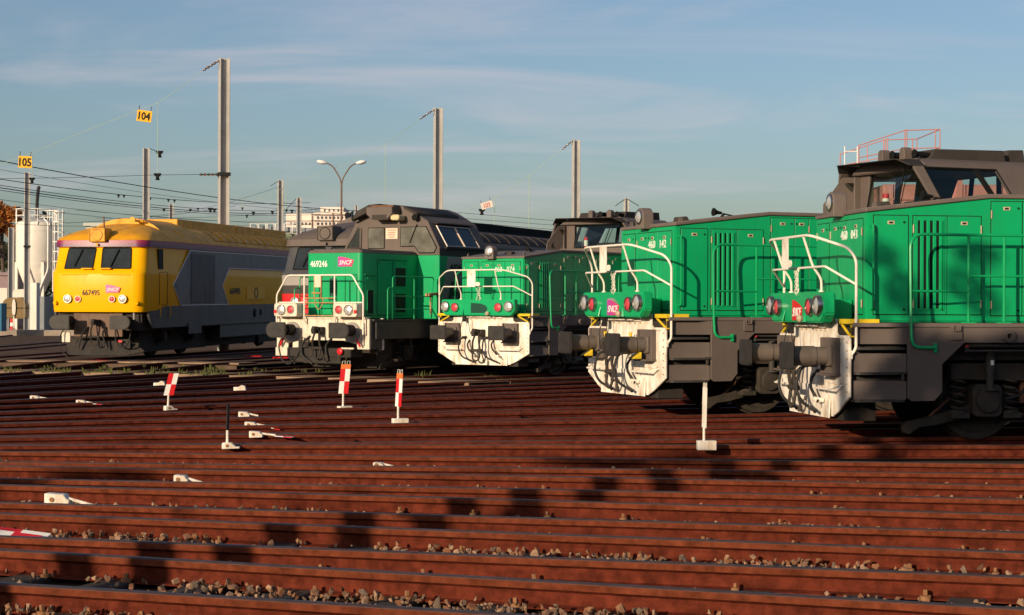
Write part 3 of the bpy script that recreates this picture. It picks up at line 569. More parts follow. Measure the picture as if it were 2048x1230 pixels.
m = L(); m.tube(rnd([(-.13, -.12, 1.8), (-.14, -.1, 1.6), (-.14, .02, 1.52), (-.13, .12, 1.7), (-.13, .1, 1.8)], .1), .011, 6); m.build('chain', 'rusty_tube', H)
# hood with rounded edges
def rsec(w, z0, z1, r, n=5):
    o = [(-w, z0), (w, z0)]
    for k in range(n+1): a = k*PI/2/n; o.append((w-r+r*math.cos(a), z1-r+r*math.sin(a)))
    for k in range(n+1): a = PI/2+k*PI/2/n; o.append((-w+r+r*math.cos(a), z1-r+r*math.sin(a)))
    return o
m = L(); m.prism(rrect(.446, 2.95, -.80, .80, .09, 6), 'z', 1.33, 2.885); hd = m.build('hood', 'green', H)
m = L(); m.prism(rrect(.44, 2.95, -.805, .805, .095, 6), 'z', 2.885, 2.925); m.prism(rrect(.47, 2.95, -.775, .775, .09, 6), 'z', 2.925, 2.96); m.prism(rrect(.53, 2.95, -.70, .70, .08, 6), 'z', 2.96, 2.985); m.build('hood_top', 'cap', hd, bevel=.012)
for a, b, z0, z1, mt in ((-.68, -.35, 1.42, 2.33, 'green'), (-.33, -.02, 1.42, 2.33, 'green'), (.0, .34, 1.42, 2.33, 'green'), (.36, .68, 1.42, 2.33, 'green')):
    door(H, 'x', a, b, z0, z1, .446, '', False, handle=False)
m = L(); m.box(.425, .434, -.10, .10, 1.86, 2.28); m.build('hood_grille', 'dark_green_print', H, smooth=False)
m = L(); m.tube([(.43, -.68, 2.37), (.43, .68, 2.37)], .012, 6); m.build('hood_moulding', 'green', H)
text('running_number', '469246', .145, (.44, -.69, 2.56), 'front', 'white_print', H, .82, bold=.018)
logo(H, .442, .13, .60, 2.56, 2.80, mat='logo_y')
for a, b, z0, z1, gr in ((.60, 1.02, 1.40, 2.33, (1.44, 2.0)), (1.12, 1.72, 1.40, 2.72, None), (1.78, 2.40, 1.40, 2.72, ((2.1, 2.56), (1.46, 1.92)))):
    d = door(H, 'u', a, b, z0, z1, .80, '', False, handle=False)
    if gr:
        for (g0, g1) in (gr if isinstance(gr[0], tuple) else (gr,)):
            q = L(); q.box(a+.08, b-.08, .81, .816, g0, g1); q.build('air_grille', 'grille', d, smooth=False)
            q = L(); q.tube([(a+.08, .818, g0), (b-.08, .818, g0), (b-.08, .818, g1), (a+.08, .818, g1)], .012, 6, closed=True); q.build('grille_frame', 'green', d)
    m = L(); 
    for xx in (a+.1, b-.1): m.cyl((xx, .80, z1-.06), (xx, .83, z1-.06), .028, n=10)
    stuff(m.build('door_bolts', 'green_tube', d))
m = L(); m.box(1.1, 2.42, .80, .825, 2.75, 2.775); m.box(.58, 1.04, .80, .825, 2.36, 2.385); stuff(m.build('drip_strips', 'green', hd))
# running board, frame
for s in (-1, 1):
    m = L(); m.box(.2, 14.2, s*1.38, s*1.43, .84, 1.26); m.build('side_frame', 'dark_frame', H, bevel=.01)
    m = L(); m.box(.1, 14.2, s*1.22, s*1.44, 1.26, 1.31); m.build('running_board', 'dark_frame', H, bevel=.006)
    m = L(); u = s*1.38; r = .015
    m.tube(rnd([(.72, u, 1.3), (.72, u, 2.02), (.80, u, 2.06), (.92, u, 2.06)], .08), r)
    m.tube(rnd([(.93, u, 1.3), (.93, u, 2.30), (1.02, u, 2.33), (2.72, u, 2.33), (2.66, u, 1.9), (2.62, u, 1.32)], .08), r)
    m.tube([(.93, u, 1.86), (2.68, u, 1.86)], r*.8); m.tube([(.93, u, 1.55), (2.68, u, 1.55)], r*.8); m.tube([(1.85, u, 2.33), (1.85, u, 1.3)], r)
    m.build('side_railing', 'green_tube', H)
m = L(); m.box(.1, 14.2, -1.36, 1.36, .95, 1.27); m.box(.9, 5.2, -.95, .95, .14, .95); m.box(5, 9, -1.3, 1.3, .45, 1.0); m.build('underframe', 'under', H)
m = L(); m.tube([(2.55, 1.40, 1.95), (2.55, 1.40, 1.42)], .02, 6); m.plate([(2.36, 1.36, 1.93), (2.40, 1.46, 1.93), (2.95, 1.46, 1.97), (2.95, 1.36, 1.97)], .06); m.build('wooden_scraper', 'wood', H)
# cab
XC = 2.866
sec = [(1.45, 1.31), (1.45, 3.08), (1.10, 3.74), (.52, 4.07), (.25, 4.15), (-.25, 4.15), (-.52, 4.07), (-1.10, 3.74), (-1.45, 3.08), (-1.45, 1.31)]
low = [(1.45, 1.31), (1.45, 2.885), (-1.45, 2.885), (-1.45, 1.31)]; upp = [(1.45, 2.885)]+sec[1:-1]+[(-1.45, 2.885)]
m = L(); m.prism(low, 'x', XC, 5.15); m.build('cab_body', 'green', H, bevel=.012)
m = L(); m.prism(upp, 'x', XC, 5.15); cb_ = m.build('cab_upper', 'taupe', H, bevel=.012)
m = L(); m.prism([(XC, 1.32), (3.25, 2.86), (5.15, 2.86), (5.15, 1.32)], 'u', 1.45, 1.456); m.build('cab_side_panel', 'taupe_light', H, smooth=False)
m = L(); m.prism([(XC, 2.88), (5.15, 2.88), (5.15, 3.06), (XC, 3.06)], 'u', 1.45, 1.458); m.build('cab_side_band', 'dark_frame', H, smooth=False)
text('running_number', '469246', .16, (3.35, 1.46, 2.52), 'side', 'black_print', H, .8, bold=.01)
text('side_lettering', 'Fret', .62, (3.15, 1.46, 1.62), 'side', 'dark_green_print', H, 1.1, shear=.3, bold=.02)
def pane(name, pts, mat, par=H, frame='black', fr=.014):
    m = L(); m.plate(pts, -.008); o = m.build(name, mat, par, smooth=False)
    m = L(); m.tube(pts, fr, 6, closed=True); m.build('window_seal', frame, o); return o
w = .012
pane('front_window', [(XC-w, .30, 3.60), (XC-w, .30, 3.12), (XC-w, .72, 3.12), (XC-w, .86, 2.95), (XC-w, 1.30, 2.95), (XC-w, 1.37, 3.08), (XC-w, 1.06, 3.60)], 'glass_grey')
m = L(); m.prism(rrect(.52, 1.05, 3.32, 3.54, .08), 'x', XC-.019, XC-.014); m.build('sun_blind', 'visor', H, smooth=False)
pane('front_window', [(XC-w, -.69, 3.60), (XC-w, -.69, 3.08), (XC-w, -.20, 3.08), (XC-w, -.20, 3.60)], 'glass_grey')
pane('door_window', [(XC-w, -1.34, 3.10), (XC-w, -.92, 3.10), (XC-w, -.92, 3.58), (XC-w, -1.02, 3.62)], 'glass_dark', frame='taupe', fr=.035)
m = L(); m.box(XC-.02, XC-.012, -.15, .21, 3.31, 3.58); pq = m.build('notice_plate', 'cream_plate', H, bevel=.003)
for k, (a, b) in enumerate(((-.10, .16), (-.08, .14), (-.09, .13), (-.06, .12))): q = L(); q.box(XC-.024, XC-.02, a, b, 3.52-k*.058, 3.545-k*.058); q.build('notice_text_line', 'pink_red', pq, smooth=False)
m = L(); m.prism([(-.48, 4.10), (.30, 4.10), (.30, 3.92), (.14, 3.78), (-.30, 3.78), (-.48, 3.92)], 'x', 2.46, XC); ac = m.build('air_conditioner', 'taupe', H, bevel=.012)
m = L()
for k in range(5): m.box(2.452, 2.46, -.30+.0*k, .14, 3.80+k*.022, 3.812+k*.022)
stuff(m.build('vent_slits', 'gasket', ac, smooth=False))
m = L(); m.prism(rrect(.22, .48, 3.76, 3.90, .06), 'x', 2.5, 2.8); m.build('lamp_housing', 'visor', H, bevel=.02)
for uu, zz in ((.80, 3.83), (-1.04, 3.84), (-1.25, 3.93)):
    m = L(); m.lathe((XC-.01, uu, zz), (-1, 0, 0), [(0, .03), (.08, .06), (.13, .085), (.14, .08), (.14, .02)], 14); m.tube([(XC-.06, uu, zz), (XC-.06, uu+.1, zz+.1), (XC-.02, uu+.14, zz+.12)], .014, 6); m.build('roof_horn', 'black', H)
m = L(); m.tube([(XC-.03, .80, 3.66), (XC-.03, .58, 3.2)], .012, 6); m.build('wiper', 'black', H)
m = L(); m.prism([(.45, 4.06), (.45, 4.12), (.85, 3.96), (.85, 3.88)], 'x', XC-.12, 4.7); m.build('roof_ledge', 'roof_dark', H, bevel=.01); m = L(); m.prism([(-1.0, 3.80), (-.9, 4.0), (-.5, 4.17), (-.2, 4.19), (-.2, 4.1)], 'x', XC-.28, 4.8); m.build('roof_ledge', 'roof_dark', H, bevel=.01); m = L(); m.box(XC-.3, XC+.5, -.42, .28, 4.10, 4.15); m.build('roof_unit', 'rust_steel', H, bevel=.01)
sl_ = lambda x, t: (x, 1.45-.35*t+.006, 3.08+.66*t)
m = L(); m.plate([sl_(3.22, .06), sl_(4.78, .06), sl_(4.66, .82), sl_(3.16, .82)], .006); sw = m.build('side_window', 'glass_dark', H, smooth=False)
m = L(); m.tube([sl_(3.22, .06), sl_(4.78, .06), sl_(4.66, .82), sl_(3.16, .82)], .026, 6, closed=True); m.build('window_frame', 'steel', sw)
m = L(); m.tube([sl_(4.08, .06), sl_(3.98, .82)], .03, 6); m.build('window_bar', 'cream_plate', sw)
m = L(); m.box(3.1, 4.95, 1.40, 1.52, 3.06, 3.09); m.plate([(3.1, 1.12, 3.70), (4.8, 1.12, 3.70), (4.8, 1.24, 3.68), (3.1, 1.24, 3.68)], .02); stuff(m.build('window_ledges', 'roof_dark', H))
m = L(); m.box(5.15, 14.0, -.85, .85, 1.33, 2.85); m.build('rear_hood', 'green', H, bevel=.05)
bogie(H, (2.0, 4.4), .5, 1.02, 'under'); bogie(H, (9.8, 12.2), .5, 1.02, 'under', False)
coupling(H, 0)
hose(H, [(0, -1.1, .95), (-.12, -1.22, .7), (-.12, -1.12, .32), (-.12, -.9, .2), (-.12, -.62, .42), (-.1, -.55, .75)], .022)
hose(H, [(0, -.35, .9), (-.15, -.5, .72), (-.18, -.48, .45), (-.14, -.30, .32)]); hose(H, [(0, .28, .85), (-.15, .2, .68), (-.16, .25, .45)])
m = L(); m.box(-.1, .4, -.9, .9, .40, .62); m.box(-.1, .1, -.5, .6, .25, .42); m.build('brake_gear', 'under', H, bevel=.02)
m = L(); m.lathe((-.13, .64, .55), (-1, 0, 0), [(0, .07), (.05, .08), (.07, .05), (.07, .01)], 14); m.build('red_plug', 'red', H)
m = L(); m.tube([(-.1, .56, .6), (-.1, .56, .28), (-.1, .76, .28), (-.1, .8, .58)], .010, 6); m.build('plug_bracket', 'weed', H)
# ------------------------------------------------------------------ streamlined main-line diesels (yellow 667495 and the grey and red one behind)
def outline(fx, w, r, xe=17.0, bulge=.06, n=6):
    o = [(xe, w), (fx+bulge+r, w)]
    for k in range(1, n+1): a = k*PI/2/n; o.append((fx+bulge+r-r*math.sin(a), w-r+r*math.cos(a)))
    for t in (.66, .33, 0): o.append((fx+bulge*t*t, (w-r)*t))
    return o+[(x, -u) for x, u in o[::-1][1:]]
SECT = [(1.34, -.20, 1.42, .34), (1.42, -.22, 1.43, .34), (2.42, -.22, 1.45, .34), (2.50, -.20, 1.45, .34), (2.56, -.10, 1.43, .32), (3.225, .12, 1.39, .30), (3.235, .02, 1.45, .34), (3.43, .05, 1.45, .36), (3.52, .14, 1.40, .45), (3.62, .32, 1.30, .6), (3.72, .58, 1.17, .7), (3.82, .95, .99, .7), (3.90, 1.35, .79, .6), (3.96, 1.75, .57, .45), (4.0, 2.2, .3, .25), (4.01, 2.4, .15, .1)]
def sect(z, grow=0):
    for a, b in zip(SECT, SECT[1:]):
        if a[0] <= z <= b[0]:
            t = (z-a[0])/(b[0]-a[0]); q = [a[i]+(b[i]-a[i])*t for i in range(4)]; break
    else: q = list(SECT[-1])
    return outline(q[1]-grow, q[2]+grow, q[3])
def loft(m, zs, grow=0, cap=False):
    vs = []; fs = []; n = None
    for z in zs:
        o = sect(z, grow); n = len(o); vs += [(x, u, z) for x, u in o]
    for k in range(len(zs)-1):
        for i in range(n-1): fs.append((k*n+i, k*n+i+1, (k+1)*n+i+1, (k+1)*n+i))
        fs.append((k*n+n-1, k*n, (k+1)*n, (k+1)*n+n-1))
    if cap: fs += [tuple(range(n))[::-1], tuple(range((len(zs)-1)*n, len(zs)*n))]
    return m.add(vs, fs)
def streamliner(name, label, pal):
    T = thing(name, label, 'locomotive', group='streamlined main-line diesel locomotives')
    m = L(); loft(m, [s[0] for s in SECT if s[0] <= 3.24], 0, True); m.build('body', pal['body'], T, sharp=50)
    m = L(); loft(m, [s[0] for s in SECT if s[0] >= 3.4], 0, True); rf = m.build('roof', pal['roof'], T, sharp=40)
    if 'stripe' in pal: m = L(); loft(m, [3.236, 3.425], .006, True); m.build('stripe', pal['stripe'], T, sharp=50)
    else: m = L(); loft(m, [3.236, 3.425], .006, True); m.build('brow', pal['roof'], T, sharp=50)
    for (z0, z1, mt) in pal.get('bands', ()): m = L(); loft(m, [z0, z1], .005, True); m.build('livery_band', mt, T, sharp=50)
    # windscreens
    def ws(u, z): t = (z-2.56)/.665; return (-.10+.22*t-.012+.055*(abs(u)/1.1)**2, u, z)
    for (a, b, c, d) in ((-.98, -.92, -.09, -.13), (.09, .13, .98, .92)):
        pts = [ws(a if a < 0 else a, 2.60), ws(b, 3.20), ws(c if a < 0 else d+.04, 3.20), ws(d if a < 0 else c+.06, 2.60)]
        if a < 0: pts = [ws(-1.02, 2.60), ws(-.96, 3.20), ws(-.10, 3.20), ws(-.13, 2.60)]
        else: pts = [ws(.13, 2.60), ws(.10, 3.20), ws(.96, 3.20), ws(1.02, 2.60)]
        m = L(); m.plate(pts, -.012); o = m.build('windscreen', 'glass_dark', T, smooth=False)
        m = L(); m.tube(rnd(pts+[pts[0]], .05, 3), .015, 6); m.build('windscreen_seal', 'black', o)
        s = 1 if a > 0 else -1; c0 = .56*s
        m = L(); m.tube([Vector(ws(c0+.05, 3.16))-Vector((.03, 0, 0)), Vector(ws(c0-.14, 2.66))-Vector((.03, 0, 0))], .016, 6); m.build('wiper', 'black', o)
        m = L(); m.box(-.20, -.08, s*.28-.17, s*.28+.17, 2.575, 2.615); m.build('wiper_motor_cover', pal['body'], T, bevel=.01)
    m = L(); 
    for s in (-1, 1): m.tube([(-.225, s*.22, 2.42), (-.215, s*.7, 2.42), (-.19, s*1.05, 2.42)], .012, 6)
    stuff(m.build('nose_mouldings', pal['body'], T))
    for s in (-1, 1):
        lampunit(T, -.20, s*.845, 1.72, .125, 'lens_white', .05); lampunit(T, -.22, s*.525, 1.715, .095, 'lens_red', .03)
        m = L(); m.cyl((-.1, s*1.22, 1.60), (-.22, s*1.25, 1.60), .06, n=14); m.build('jumper_cap', pal['body'], T)
    m = L(); m.box(-.08, .40, -.25, .25, 3.375, 3.77); o = m.build('lamp_housing', pal['roof'], T, bevel=.02)
    m = L(); m.lathe((-.08, 0, 3.57), (-1, 0, 0), [(0, .165), (.012, .165), (.016, .145), (.010, .01)], 28); m.build('lamp_cover', pal['roof'], o); m = L(); m.tube([(-.094, .158*math.cos(k*PI/12), 3.57+.158*math.sin(k*PI/12)) for k in range(24)], .009, 5, closed=True); m.build('lamp_seam', pal['seam'], o)
    m = L(); m.box(-.11, -.08, -.24, -.225, 3.39, 3.75); m.box(-.11, -.08, .225, .24, 3.39, 3.75); m.box(-.11, -.08, -.24, .24, 3.745, 3.765); stuff(m.build('lamp_frame', pal['roof'], o))
    m = L(); m.cyl((.16, .12, 3.74), (.16, .10, 4.12), .028, .02, n=8); m.build('aerial', 'lamp_post', T)
    m = L(); m.cyl((-.06, -.02, 3.30), (-.02, -.02, 3.30), .04, n=10); m.build('brow_lamp', pal['roof'], T)
    # roof cowl, ridge, ribbed panels
    ar = lambda w, h, z: [(w*math.cos(k*PI/14), z+h*math.sin(k*PI/14)) for k in range(15)]
    m = L(); m.prism(ar(1.14, .56, 3.58), 'x', 2.05, 4.6); m.build('roof_cowl', pal['roof'], T, sharp=30)
    m = L(); m.prism(ar(1.40, .60, 3.42), 'x', 3.3, 17.0); m.build('roof_shell', pal['roof'], T, sharp=30)
    m = L(); m.lathe((1.92, .35, 4.08), (-1, 0, 0), [(0, .03), (.12, .05), (.22, .09), (.24, .09), (.24, .03)], 14); m.tube([(1.9, .35, 4.06), (1.9, .62, 4.04)], .03); m.build('roof_horn', pal['roof'], T)
    m = L(); m.box(5.0, 10.6, -.55, .5, 3.9, 4.24); m.build('roof_ridge', pal['ridge'], T, bevel=.02); m = L(); m.box(10.66, 16.3, -.55, .5, 3.9, 4.24); m.build('roof_ridge', pal['ridge'], T, bevel=.02)
    m = L(); m.prism(ar(.6, .24, 3.92), 'x', 2.6, 4.8); m.build('roof_hatch', pal['roof'], T)
    for k in range(14):
        x = 6.1+k*.75; m = L()
        p = [(1.40*math.cos(a)+.012, 3.42+.60*math.sin(a)+.012) for a in (.25, .45, .65, .85)]
        vs = [(x, u, z) for u, z in p]+[(x+.70, u, z) for u, z in p]; m.add(vs, [(i, i+1, i+5, i+4) for i in range(3)])
        m.tube([(x+.71, u+.01, z+.01) for u, z in p], .022, 6); m.build('roof_panel', pal['panel'], T)
    # sides
    for s in (-1, 1):
        for (xa, xb) in ((.95, 1.75),):
            m = L(); m.box(1.02, 1.38, s*1.40, s*1.452, 2.60, 3.19); m.build('side_window', 'grille', T, bevel=.004)
            m = L(); m.tube(rnd([(1.0, s*1.46, 2.45), (1.0, s*1.52, 2.42), (1.0, s*1.52, 1.2), (1.0, s*1.46, 1.16)], .06), .014, 6); m.build('door_handrail', pal['body'], T)
            m = L(); m.tube(rnd([(1.8, s*1.46, 2.45), (1.8, s*1.52, 2.42), (1.8, s*1.52, 1.2), (1.8, s*1.46, 1.16)], .06), .014, 6); m.build('door_handrail', pal['body'], T)
            m = L(); m.tube([(1.08, s*1.452, 1.55), (1.72, s*1.452, 1.55), (1.72, s*1.452, 2.5), (1.08, s*1.452, 2.5)], .008, 5, closed=True); m.build('door_seam', 'gasket', T)
        m = L(); m.prism([(.22, 1.35), (.22, 1.25), (.5, .86), (17, .86), (17, 1.50), (1.6, 1.50), (.9, 1.38)], 'u', s*1.40, s*1.468); m.build('side_skirt', 'dark_panel', T, bevel=.006)
    for i, f in enumerate(pal.get('side', ())): f(T)
    # underneath
    m = L(); m.box(-.02, .1, -.75, .75, .62, 1.34); m.build('buffer_beam', 'skirt', T, bevel=.01)
    m = L(); m.box(.1, 17, -1.3, 1.3, .8, 1.34); m.box(6.45, 11.5, -1.38, 1.38, .42, .86); m.box(.7, 6.2, -1.0, 1.0, .14, .85); m.box(6.3, 11.6, -.9, .9, .16, .5); m.box(11.6, 16.6, -1.0, 1.0, .14, .85); m.build('underframe', 'under', T)
    m = L(); m.box(6.46, 11.4, 1.385, 1.40, .44, .85); m.build('fuel_tank', 'dark_panel', T, bevel=.02)
    m = L(); m.plate([(-.10, -.95, .10), (-.14, 0, .08), (-.10, .95, .10), (.25, 1.32, .20), (.2, 1.05, .42), (.02, .6, .50), (.02, -.6, .50), (.2, -1.05, .42)], .02); m.build('snow_plough', 'under', T)
    for s in (-1, 1):
        b = round_head(T, -.64, s, .62, .40, side=1)
        m = L(); m.cyl((-.59, s*.875, 1.045), (-.25, s*.875, 1.045), .12, n=20); m.cyl((-.3, s*.875, 1.045), (.05, s*.875, 1.045), .17, n=20); m.build('buffer_shank', 'under', b)
        m = L(); m.prism([(s*.62, .55), (s*.98, .55), (s*.98, .25), (s*.78, .25)], 'x', .0, .03); m.build('bracket', 'under', T)
    coupling(T, -.05, 'under')
    hose(T, [(-.05, -1.0, .9), (-.2, -1.12, .6), (-.2, -1.08, .25), (-.2, -.95, .12)], .018); hose(T, [(-.05, .55, .9), (-.2, .62, .45), (-.2, .85, .28), (-.2, 1.02, .45), (-.1, 1.05, .8)], .02); hose(T, [(-.05, -.3, .9), (-.2, -.42, .7), (-.2, -.5, .4)]); hose(T, [(-.05, .25, .9), (-.2, .2, .7), (-.2, .32, .4)])
    m = L(); m.box(-.12, -.1, .62, .78, .46, .52); m.build('red_handle', 'red', T)
    m = L(); m.box(-.02, .03, -1.12, -.86, .45, .74); m.build('white_step_plate', 'white_beam', T, bevel=.01)
    m = L(); m.cyl((-.1, 1.14, 1.12), (-.1, 1.14, 1.32), .03, n=10); m.build('grey_bottle', 'taupe_light', T)
    bogie(T, (2.1, 4.6), .6, 1.08, 'under', False); bogie(T, (12.4, 14.9), .6, 1.08, 'under', False)
    return T
def panel(poly, mat, name='livery_panel', d=.0):
    def f(T): m = L(); m.prism(poly, 'u', 1.446+d, 1.456+d); m.build(name, mat, T, smooth=False)
    return f
def edge(poly):
    def f(T): m = L(); m.tube([(x, 1.458, z) for x, z in poly], .014, 5); m.build('livery_edging', 'edging', T)
    return f
def louvre(T):
    m = L(); m.box(3.66, 5.84, 1.45, 1.462, 1.56, 3.12); g = m.build('side_grille', 'dark_panel', T, smooth=False)
    m = L()
    for k in range(46): x = 3.68+k*.0468; m.box(x, x+.024, 1.46, 1.475, 1.60, 3.08)
    stuff(m.build('grille_slats', 'grey_panel', g, smooth=False))
hexa = [(2.16, 2.12), (3.58, 3.20), (17, 3.20), (17, 2.70), (7.18, 2.70), (6.53, 2.13), (7.08, 1.515), (2.80, 1.515)]
yl = streamliner('mainline_locomotive', 'yellow and grey diesel locomotive numbered 667495 with pink and purple roof stripe',
    dict(seam='rusty_tube', body='yellow', roof='yellow_roof', ridge='yellow_roof', panel='yellow_roof', stripe='stripe_z',
         side=(panel(hexa, 'grey_panel'), edge(hexa[:3]), edge([hexa[0], hexa[7]]), edge([(17, 2.70)]+hexa[4:7]), edge([(2.8, 1.515), (7.08, 1.515)]), louvre)))
place(yl, -12.025, 50.886, 1.393, .12, .010)
text('running_number', '667495', .155, (-.228, -.40, 1.825), 'front', 'black_print', yl, .82, bold=.006)
logo(yl, -.228, .33, .78, 1.90, 2.13)
text('running_number', '667495', .20, (7.28, 1.458, 1.86), 'side', 'black_print', yl, 1.2, bold=.008)
m = L(); m.box(8.95, 10.9, 1.45, 1.462, 1.68, 2.10); o = m.build('side_hatch', 'yellow', yl, bevel=.003); m = L(); m.lathe((9.95, 1.455, 1.9), (0, 1, 0), [(0, .19), (.02, .19), (.02, .15), (.005, .14), (.005, .01)], 20); m.build('filler_cap', 'dark_panel', o)
m = L(); m.lathe((9.75, 1.466, 1.2), (0, 1, 0), [(0, .16), (.015, .15), (.015, .01)], 18); m.build('skirt_port', 'black', yl); m = L(); m.lathe((10.4, 1.466, 1.22), (0, 1, 0), [(0, .12), (.012, .11), (.012, .01)], 18); m.build('skirt_port', 'black', yl)
m = L(); m.box(3.35, 4.5, 1.47, 1.50, .62, .98); m.build('step_box', 'dark_panel', yl, bevel=.02)
gr = streamliner('mainline_locomotive', 'grey streamlined diesel with red nose band, half hidden behind the hood locomotive 469246',
    dict(seam='black', body='dark_panel', roof='taupe', ridge='black', panel='roof_dark', bands=((1.40, 1.93, 'red'), (1.932, 2.16, 'dark_frame'), (2.162, 2.44, 'taupe_light'))))
place(gr, -5.03, 47.4, 1.149, .05)
# ------------------------------------------------------------------ ground, tracks, ballast
random.seed(5)
CX, CY = -17.75, 19.05                     # pivot of the turntable the tracks fan out from
m = M(); m.add([(-3000, -3000, -.2), (3000, -3000, -.2), (3000, 3000, -.2), (-3000, 3000, -.2)], [(0, 1, 2, 3)]); struct(m.build('ground', 'ground', smooth=False))
def rail_mesh(name, p0, p1, z0=0, z1=0, top='rail_head_top', web='rail_web', nseg=1):
    p0, p1 = Vector(p0), Vector(p1); d = (p1-p0).normalized(); nv = Vector((-d.y, d.x, 0))
    pr = [(-.067, -.16), (-.067, -.151), (-.010, -.138), (-.008, -.064), (-.037, -.046), (-.036, -.008), (-.028, 0), (.028, 0), (.036, -.008), (.037, -.046), (.008, -.064), (.010, -.138), (.067, -.151), (.067, -.16)]
    m = M(); n = len(pr); vs = []
    for k in range(nseg+1):
        t = k/nseg; p = p0.lerp(p1, t); z = z0+(z1-z0)*t
        for a, b in pr: vs.append((p.x+nv.x*a, p.y+nv.y*a, z+b))
    m.v = vs
    for k in range(nseg):
        for i in range(n):
            j = (i+1) % n; m.f.append((k*n+i, k*n+j, (k+1)*n+j, (k+1)*n+i)); m.mi.append(1 if i in (5, 6, 7) else 2 if i in (4, 8) else 0)
    m.f += [tuple(range(n))[::-1], tuple(range(nseg*n, nseg*n+n))]; m.mi += [0, 0]
    return m
def track(label=None):
    o = bpy.data.objects.new('railway_track', None); COL.objects.link(o); struct(o); return o
FG = [((-2.96, 10.12), (2.44, 8.35)), ((-3.37, 11.52), (2.75, 9.39)), ((-3.57, 12.2), (3.08, 10.52)), ((-3.96, 13.55), (3.39, 11.58)), ((-4.19, 14.31), (3.7, 12.63)),
      ((-4.6, 15.73), (4.02, 13.74)), ((-4.77, 16.31), (4.35, 14.87)), ((-5.15, 17.59), (4.69, 16.02)), ((-5.29, 18.07), (5.03, 17.18)), ((-5.67, 19.37), (5.35, 18.3))]
FG.insert(0, ((-2.7, 9.05), (2.2, 7.25)))
def ext(a, b, xl=-8.2, xr=16):
    s = (b[1]-a[1])/(b[0]-a[0]); return (xl, a[1]+s*(xl-a[0]), 0), (xr, a[1]+s*(xr-a[0]), 0)
RL = [ext(a, b) for a, b in FG]
far = lambda k, s, r: (CX+r*math.cos(.155+k*.1104)+s*math.sin(.155+k*.1104), CY+r*math.sin(.155+k*.1104)-s*math.cos(.155+k*.1104), 0)
pairs = [(0, 1), (2, 3), (4, 5), (6, 7), (8, 9), (10, None)]
sl_m = None; scr_m = None
def sleeper_piece(par, c, d, ln, z=-.142):
    global sl_m
    if sl_m is None: q = M(); q.box(-.12, .12, -1.25, 1.25, -.13, 0); sl_m = q.mesh('sleeper', 'sleeper', bevel=.012)
    o = bpy.data.objects.new('sleeper', sl_m); COL.objects.link(o); o.parent = par; o.location = (c[0], c[1], z+random.uniform(-.008, .004)); o.rotation_euler = (0, 0, math.atan2(d.y, d.x)+random.uniform(-.03, .03)); o.scale = (random.uniform(.9, 1.1), ln/2.5, 1); return o
def screw_piece(par, p):
    global scr_m
    if scr_m is None: q = M(); q.cyl((0, 0, -.03), (0, 0, .0), .036, n=10); q.box(-.013, .013, -.013, .013, 0, .036); scr_m = q.mesh('screw', 'screw', bevel=.004)
    o = bpy.data.objects.new('sleeper_screw', scr_m); COL.objects.link(o); o.parent = par; o.location = p; o.rotation_euler = (random.uniform(-.1, .1), random.uniform(-.1, .1), random.uniform(0, 3)); s = random.uniform(.75, 1.0); o.scale = (s, s, s)
for pi_, (a, b) in enumerate(pairs):
    T = track()
    for k in (a, b):
        if k is None: p, q = far(-1, -.7525, 11.3), far(-1, -.7525, 45)
        else: p, q = RL[k]
        rail_mesh('rail', p, q).build('rail', ['rail_web', 'rail_head_top', 'rail_head_side'], T, sharp=50)
    if pi_ < 3:
        pa, qa = RL[a]; pb, qb = RL[b]; va = Vector(qa)-Vector(pa); d = va.normalized(); n = Vector((-d.y, d.x, 0))
        x = -7.5+pi_*.23
        while x < 8.5:
            t = (x-pa[0])/(qa[0]-pa[0]); ca = Vector(pa).lerp(Vector(qa), t); cb2 = Vector(pb).lerp(Vector(qb), t); c = (ca+cb2)/2
            sleeper_piece(T, c, d, 2.5)
            if -6 < x < 6:
                for cc in (ca, cb2):
                    for s in (-.088, .088):
                        if random.random() < .8: screw_piece(T, cc+n*s+d*random.uniform(-.07, .07)+Vector((0, 0, -.128)))
            x += .61+random.uniform(-.04, .04)
    elif pi_ < 5:
        for kk in (a, b):
            p, q = map(Vector, RL[kk]); d = (q-p).normalized(); n = Vector((-d.y, d.x, 0)); x = -6.5
            while x < 7.5:
                c = p.lerp(q, (x-p.x)/(q.x-p.x))
                if random.random() < .6: screw_piece(T, c+n*(.09 if random.random() < .5 else -.09)+Vector((0, 0, -.115)))
                x += .62
for k in range(0, 15):
    T = track(); z1 = .12 if k >= 10 else .03
    for s in (-.7525, .7525):
        p, q, e = far(k, s, 11.3), far(k, s, 25), far(k, s, 75)
        if k >= 10:
            q2 = far(k, s, 29.2); rail_mesh('rail', p, q, 0, 0).build('rail', ['rail_web_dark', 'rail_head_top', 'rail_web'], T, sharp=50); rail_mesh('rail', q, q2, 0, .112).build('rail', ['rail_web_dark', 'rail_head_top', 'rail_web'], T, sharp=50); rail_mesh('rail', q2, e, .112, .112).build('rail', ['rail_web_dark', 'rail_head_top', 'rail_web'], T, sharp=50); continue
        rail_mesh('rail', p, q, 0, z1*.6).build('rail', ['rail_web_dark', 'rail_head_top', 'rail_web'], T, sharp=50)
        rail_mesh('rail', q, e, z1*.6, z1).build('rail', ['rail_web_dark', 'rail_head_top', 'rail_web'], T, sharp=50)
